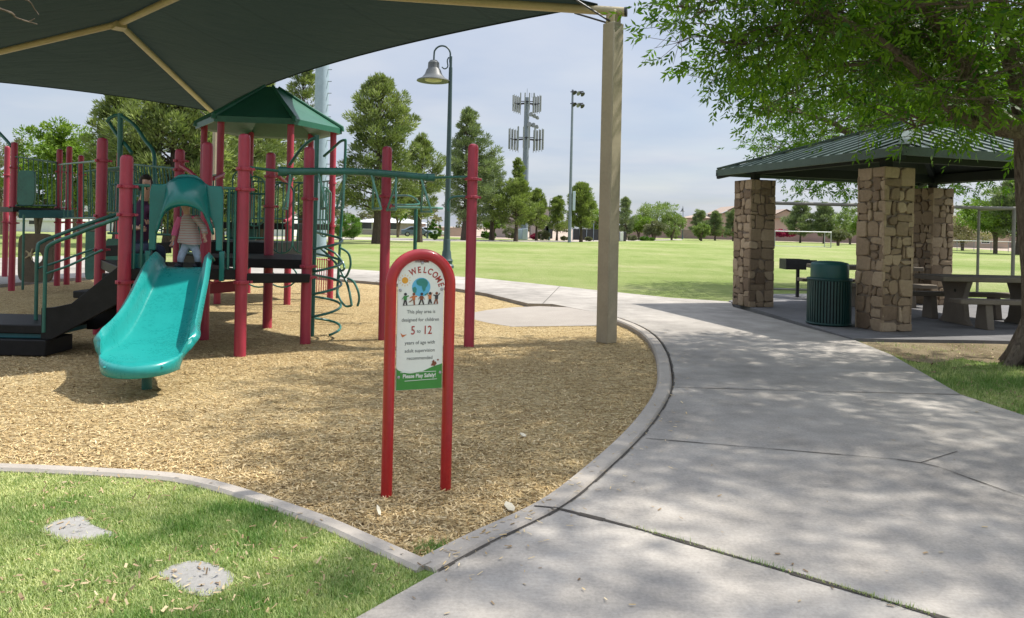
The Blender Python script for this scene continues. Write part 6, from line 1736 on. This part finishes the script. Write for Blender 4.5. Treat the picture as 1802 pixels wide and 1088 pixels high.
# pale utility cabinets and fence by the tower
def cabinet(label, px0, px1, Y, pyt, mat):
    a, b = at(px0, Y, 0), at(px1, Y, 0); zt = P(px0, pyt, Y).z; xm = (a.x + b.x)/2
    t = thing('utility_cabinet', label, 'utility cabinet', (xm, Y, ZLAWN), 'utility cabinets by the field')
    mb = MB(); mb.box((xm, Y, (zt + ZLAWN)/2), (b.x - a.x, .9, zt - ZLAWN)); mb.build('case', mat, t, bevel=.03)
    mb = MB(); mb.box((xm, Y - .46, (zt + ZLAWN)/2), ((b.x - a.x)*.86, .04, (zt - ZLAWN)*.86)); mb.build('door', mat, t)
cabinet('tall pale blue cabinet at the cell tower foot', 909, 918, 96, 403, M['bluebox']); cabinet('wider blue grey cabinet against the cell tower pole', 919, 928, 95, 402, M['bluebox'])
cabinet('dark grey cabinet just right of the canopy post', 1083, 1090, 102, 409, M['darkmetal']); cabinet('white narrow cabinet just right of the canopy post', 1091, 1096, 101, 408, M['white']); 
cabinet('black equipment box right of the white narrow cabinet', 1097, 1101, 102, 408, M['darkmetal'])
def wall_run(name, label, cat, pts, h, mat, th=.2, posts=0):
    t = thing(name, label, cat, (pts[0][0], pts[0][1], ZLAWN)); mb = MB(); cp_ = MB()
    for a, b in zip(pts[:-1], pts[1:]):
        mb.bar((a[0], a[1], ZLAWN + h/2), (b[0], b[1], ZLAWN + h/2), th, h); cp_.bar((a[0], a[1], ZLAWN + h + .04), (b[0], b[1], ZLAWN + h + .04), th + .08, .08)
    mb.build('wall', mat, t); cp_.build('cap', M['stucco2'], t); return t
wall_run('block_wall', 'long reddish brown block wall along the far side of the field', 'wall', [(24, 168), (62, 150), (92, 112), (110, 90)], 1.9, M['cmu'])
wall_run('block_wall', 'low tan wall behind the pine trunks and parked cars', 'wall', [(-46, 112), (-14, 114), (-6, 116)], 1.3, M['stucco'])
# dark screen fence by the shed
fe = thing('screen_fence', 'dark screened fence between the slim floodlight pole and the canopy post', 'fence', (P(1020, 420, 100).x, 100, ZLAWN))
mb = MB(); mb.bar((P(1008, 420, 100).x, 100, .75), (P(1066, 420, 100).x, 100, .75), .05, 1.5); mb.build('screen', M['darkmetal'], fe)
for px in (1008, 1020, 1032, 1044, 1056, 1066):
    mb = MB(); x = P(px, 420, 100).x; mb.tube([(x, 99.9, ZLAWN), (x, 99.9, 2.3)], .06, 8); mb.build('post', M['polegrey'], fe)
# chain fence rail in front of the wall at the right
cf = thing('chain_fence', 'thin pale fence with rail and wires standing before the block wall', 'fence', (P(1660, 430, 84).x, 84, ZLAWN))
xa, xb = P(1655, 430, 84).x, P(1900, 430, 80).x
for k in range(9):
    x = xa + (xb - xa)*k/8; mb = MB(); mb.tube([(x, 84 - 4*k/8, ZLAWN), (x, 84 - 4*k/8, 1.12)], .03, 8); mb.build('post', M['polegrey'], cf)
mb = MB(); mb.tube([(xa, 84, 1.12), (xb, 80, 1.12)], .035, 8); mb.build('rail', M['white'], cf)
mb = MB()
for z in (.2, .5, .8): mb.tube([(xa, 84, z), (xb, 80, z)], .008, 6)
mb.build('wires', M['polegrey'], cf)
# parked cars
def car(label, px, Y, mat, rz):
    t = thing('parked_car', label, 'car', (0, 0, 0), 'cars parked behind the pines')
    prof = [(-2.2, .30), (2.2, .30), (2.25, .62), (2.1, .82), (1.2, .93), (.65, 1.36), (-.9, 1.42), (-1.75, 1.0), (-2.2, .95)]
    mb = MB(); mb.prism([(a, b) for a, b in prof], (0, 0, 0), (1, 0, 0), (0, 0, 1), -.85, .85); mb.build('body', mat, t, bevel=.08)
    for sy in (-1, 1):
        mb = MB(); mb.prism([(-1.5, .99), (.95, .96), (.55, 1.30), (-.85, 1.35)], (0, sy*.86, 0), (1, 0, 0), (0, 0, 1), -.01, .01); mb.build('side_window', M['glass'], t)
        for sx in (-1.35, 1.35):
            mb = MB(); mb.lathe([(.33, -.1), (.33, .1)], (sx, sy*.80, .33), 20, axis=(0, 1, 0)); w = mb.build('wheel', M['tyre'], t); mb = MB(); mb.lathe([(.2, -.11), (.2, .11)], (sx, sy*.80, .33), 16, axis=(0, 1, 0)); mb.build('hub', M['steel'], w)
    place(t, (P(px, 420, Y).x, Y, ZLAWN), rz); return t
car('blue grey parked car half hidden behind a thin trunk beyond the ladder', 733, 104, M['carblue'], .2)
car('white parked car close beside the far lamp among the trunks', 757, 108, M['carwhite'], .1)

# ------------------------------------------------------------------ sky, sun, camera
SUN_AZ = Vector((.955, .30, 0)).normalized(); EL = math.radians(56)
w = bpy.data.worlds.new('World'); sc.world = w; w.use_nodes = True
nt = w.node_tree; nt.nodes.clear()
out = nt.nodes.new('ShaderNodeOutputWorld'); bg = nt.nodes.new('ShaderNodeBackground'); nt.links.new(bg.outputs[0], out.inputs[0])
sky = nt.nodes.new('ShaderNodeTexSky'); sky.sky_type = 'NISHITA'; sky.sun_disc = False; sky.sun_elevation = EL; sky.sun_rotation = math.atan2(SUN_AZ.x, SUN_AZ.y); sky.air_density = 1.0; sky.dust_density = 2.0; sky.altitude = 350
tc = nt.nodes.new('ShaderNodeTexCoord'); sp = nt.nodes.new('ShaderNodeSeparateXYZ'); nt.links.new(tc.outputs['Generated'], sp.inputs[0])
def wm(op, a, b):
    x = nt.nodes.new('ShaderNodeMath'); x.operation = op
    for k, v in enumerate((a, b)):
        if isinstance(v, (int, float)): x.inputs[k].default_value = v
        else: nt.links.new(v, x.inputs[k])
    return x.outputs[0]
zz = wm('ADD', wm('MAXIMUM', sp.outputs[2], 0.0), .10); cxyz = nt.nodes.new('ShaderNodeCombineXYZ')
nt.links.new(wm('DIVIDE', sp.outputs[0], zz), cxyz.inputs[0]); nt.links.new(wm('DIVIDE', sp.outputs[1], zz), cxyz.inputs[1])
n1 = nt.nodes.new('ShaderNodeTexNoise'); nt.links.new(cxyz.outputs[0], n1.inputs['Vector']); n1.inputs['Scale'].default_value = .55; n1.inputs['Detail'].default_value = 7; n1.inputs['Roughness'].default_value = .52; n1.inputs['Distortion'].default_value = .6
rp_ = nt.nodes.new('ShaderNodeValToRGB'); nt.links.new(n1.outputs['Fac'], rp_.inputs[0]); rp_.color_ramp.elements[0].position = .30; rp_.color_ramp.elements[0].color = (.50, .50, .50, 1); rp_.color_ramp.elements[1].position = .66; rp_.color_ramp.elements[1].color = (.92, .92, .92, 1)
n2 = nt.nodes.new('ShaderNodeTexNoise'); nt.links.new(cxyz.outputs[0], n2.inputs['Vector']); n2.inputs['Scale'].default_value = .9; n2.inputs['Detail'].default_value = 6
cc = nt.nodes.new('ShaderNodeValToRGB'); nt.links.new(n2.outputs['Fac'], cc.inputs[0]); CLD = 5.0
cc.color_ramp.elements[0].position = .35; cc.color_ramp.elements[0].color = (.76*CLD, .85*CLD, 1.04*CLD, 1); cc.color_ramp.elements[1].position = .7; cc.color_ramp.elements[1].color = (1.03*CLD, 1.06*CLD, 1.13*CLD, 1)
mx = nt.nodes.new('ShaderNodeMix'); mx.data_type = 'RGBA'; nt.links.new(rp_.outputs[0], mx.inputs[0]); nt.links.new(sky.outputs[0], mx.inputs[6]); nt.links.new(cc.outputs[0], mx.inputs[7])
zf = wm('ADD', 1.0, wm('MULTIPLY', wm('POWER', wm('MAXIMUM', sp.outputs[2], 0.0), 2.6), 1.9))   # added boost: unseen sky overhead brightened to fill the shade
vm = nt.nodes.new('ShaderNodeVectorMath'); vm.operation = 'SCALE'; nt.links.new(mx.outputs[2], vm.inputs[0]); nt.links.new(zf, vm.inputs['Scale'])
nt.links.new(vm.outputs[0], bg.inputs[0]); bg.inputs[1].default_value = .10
sun = bpy.data.lights.new('sun', 'SUN'); sun.energy = 4.5; sun.angle = math.radians(.9); sun.color = (1.0, .955, .88)
so_ = bpy.data.objects.new('sun', sun); COL.objects.link(so_)
sdir = Vector((SUN_AZ.x*math.cos(EL), SUN_AZ.y*math.cos(EL), math.sin(EL))); so_.rotation_euler = sdir.to_track_quat('Z', 'Y').to_euler()
cam = bpy.data.cameras.new('camera'); co = bpy.data.objects.new('camera', cam); COL.objects.link(co); sc.camera = co
cam.sensor_width = 36; cam.lens = 36*FPX/1802; cam.clip_end = 6000; cam.clip_start = .05
cam.shift_y = -(544 - CY)/1802
X_ = Vector((CR, 0, SR)); Y_ = Vector((-SR, 0, CR)); Z_ = Vector((0, -1, 0))
co.matrix_world = Matrix.Translation((0, 0, CZ)) @ Matrix((X_, Y_, Z_)).transposed().to_4x4()
sc.view_settings.view_transform = 'Standard'; sc.view_settings.look = 'None'; sc.view_settings.exposure = .55; sc.view_settings.gamma = 1
sc.render.engine = 'CYCLES'; sc.cycles.max_bounces = 6; sc.cycles.diffuse_bounces = 3; sc.cycles.transmission_bounces = 4; sc.cycles.use_denoising = True
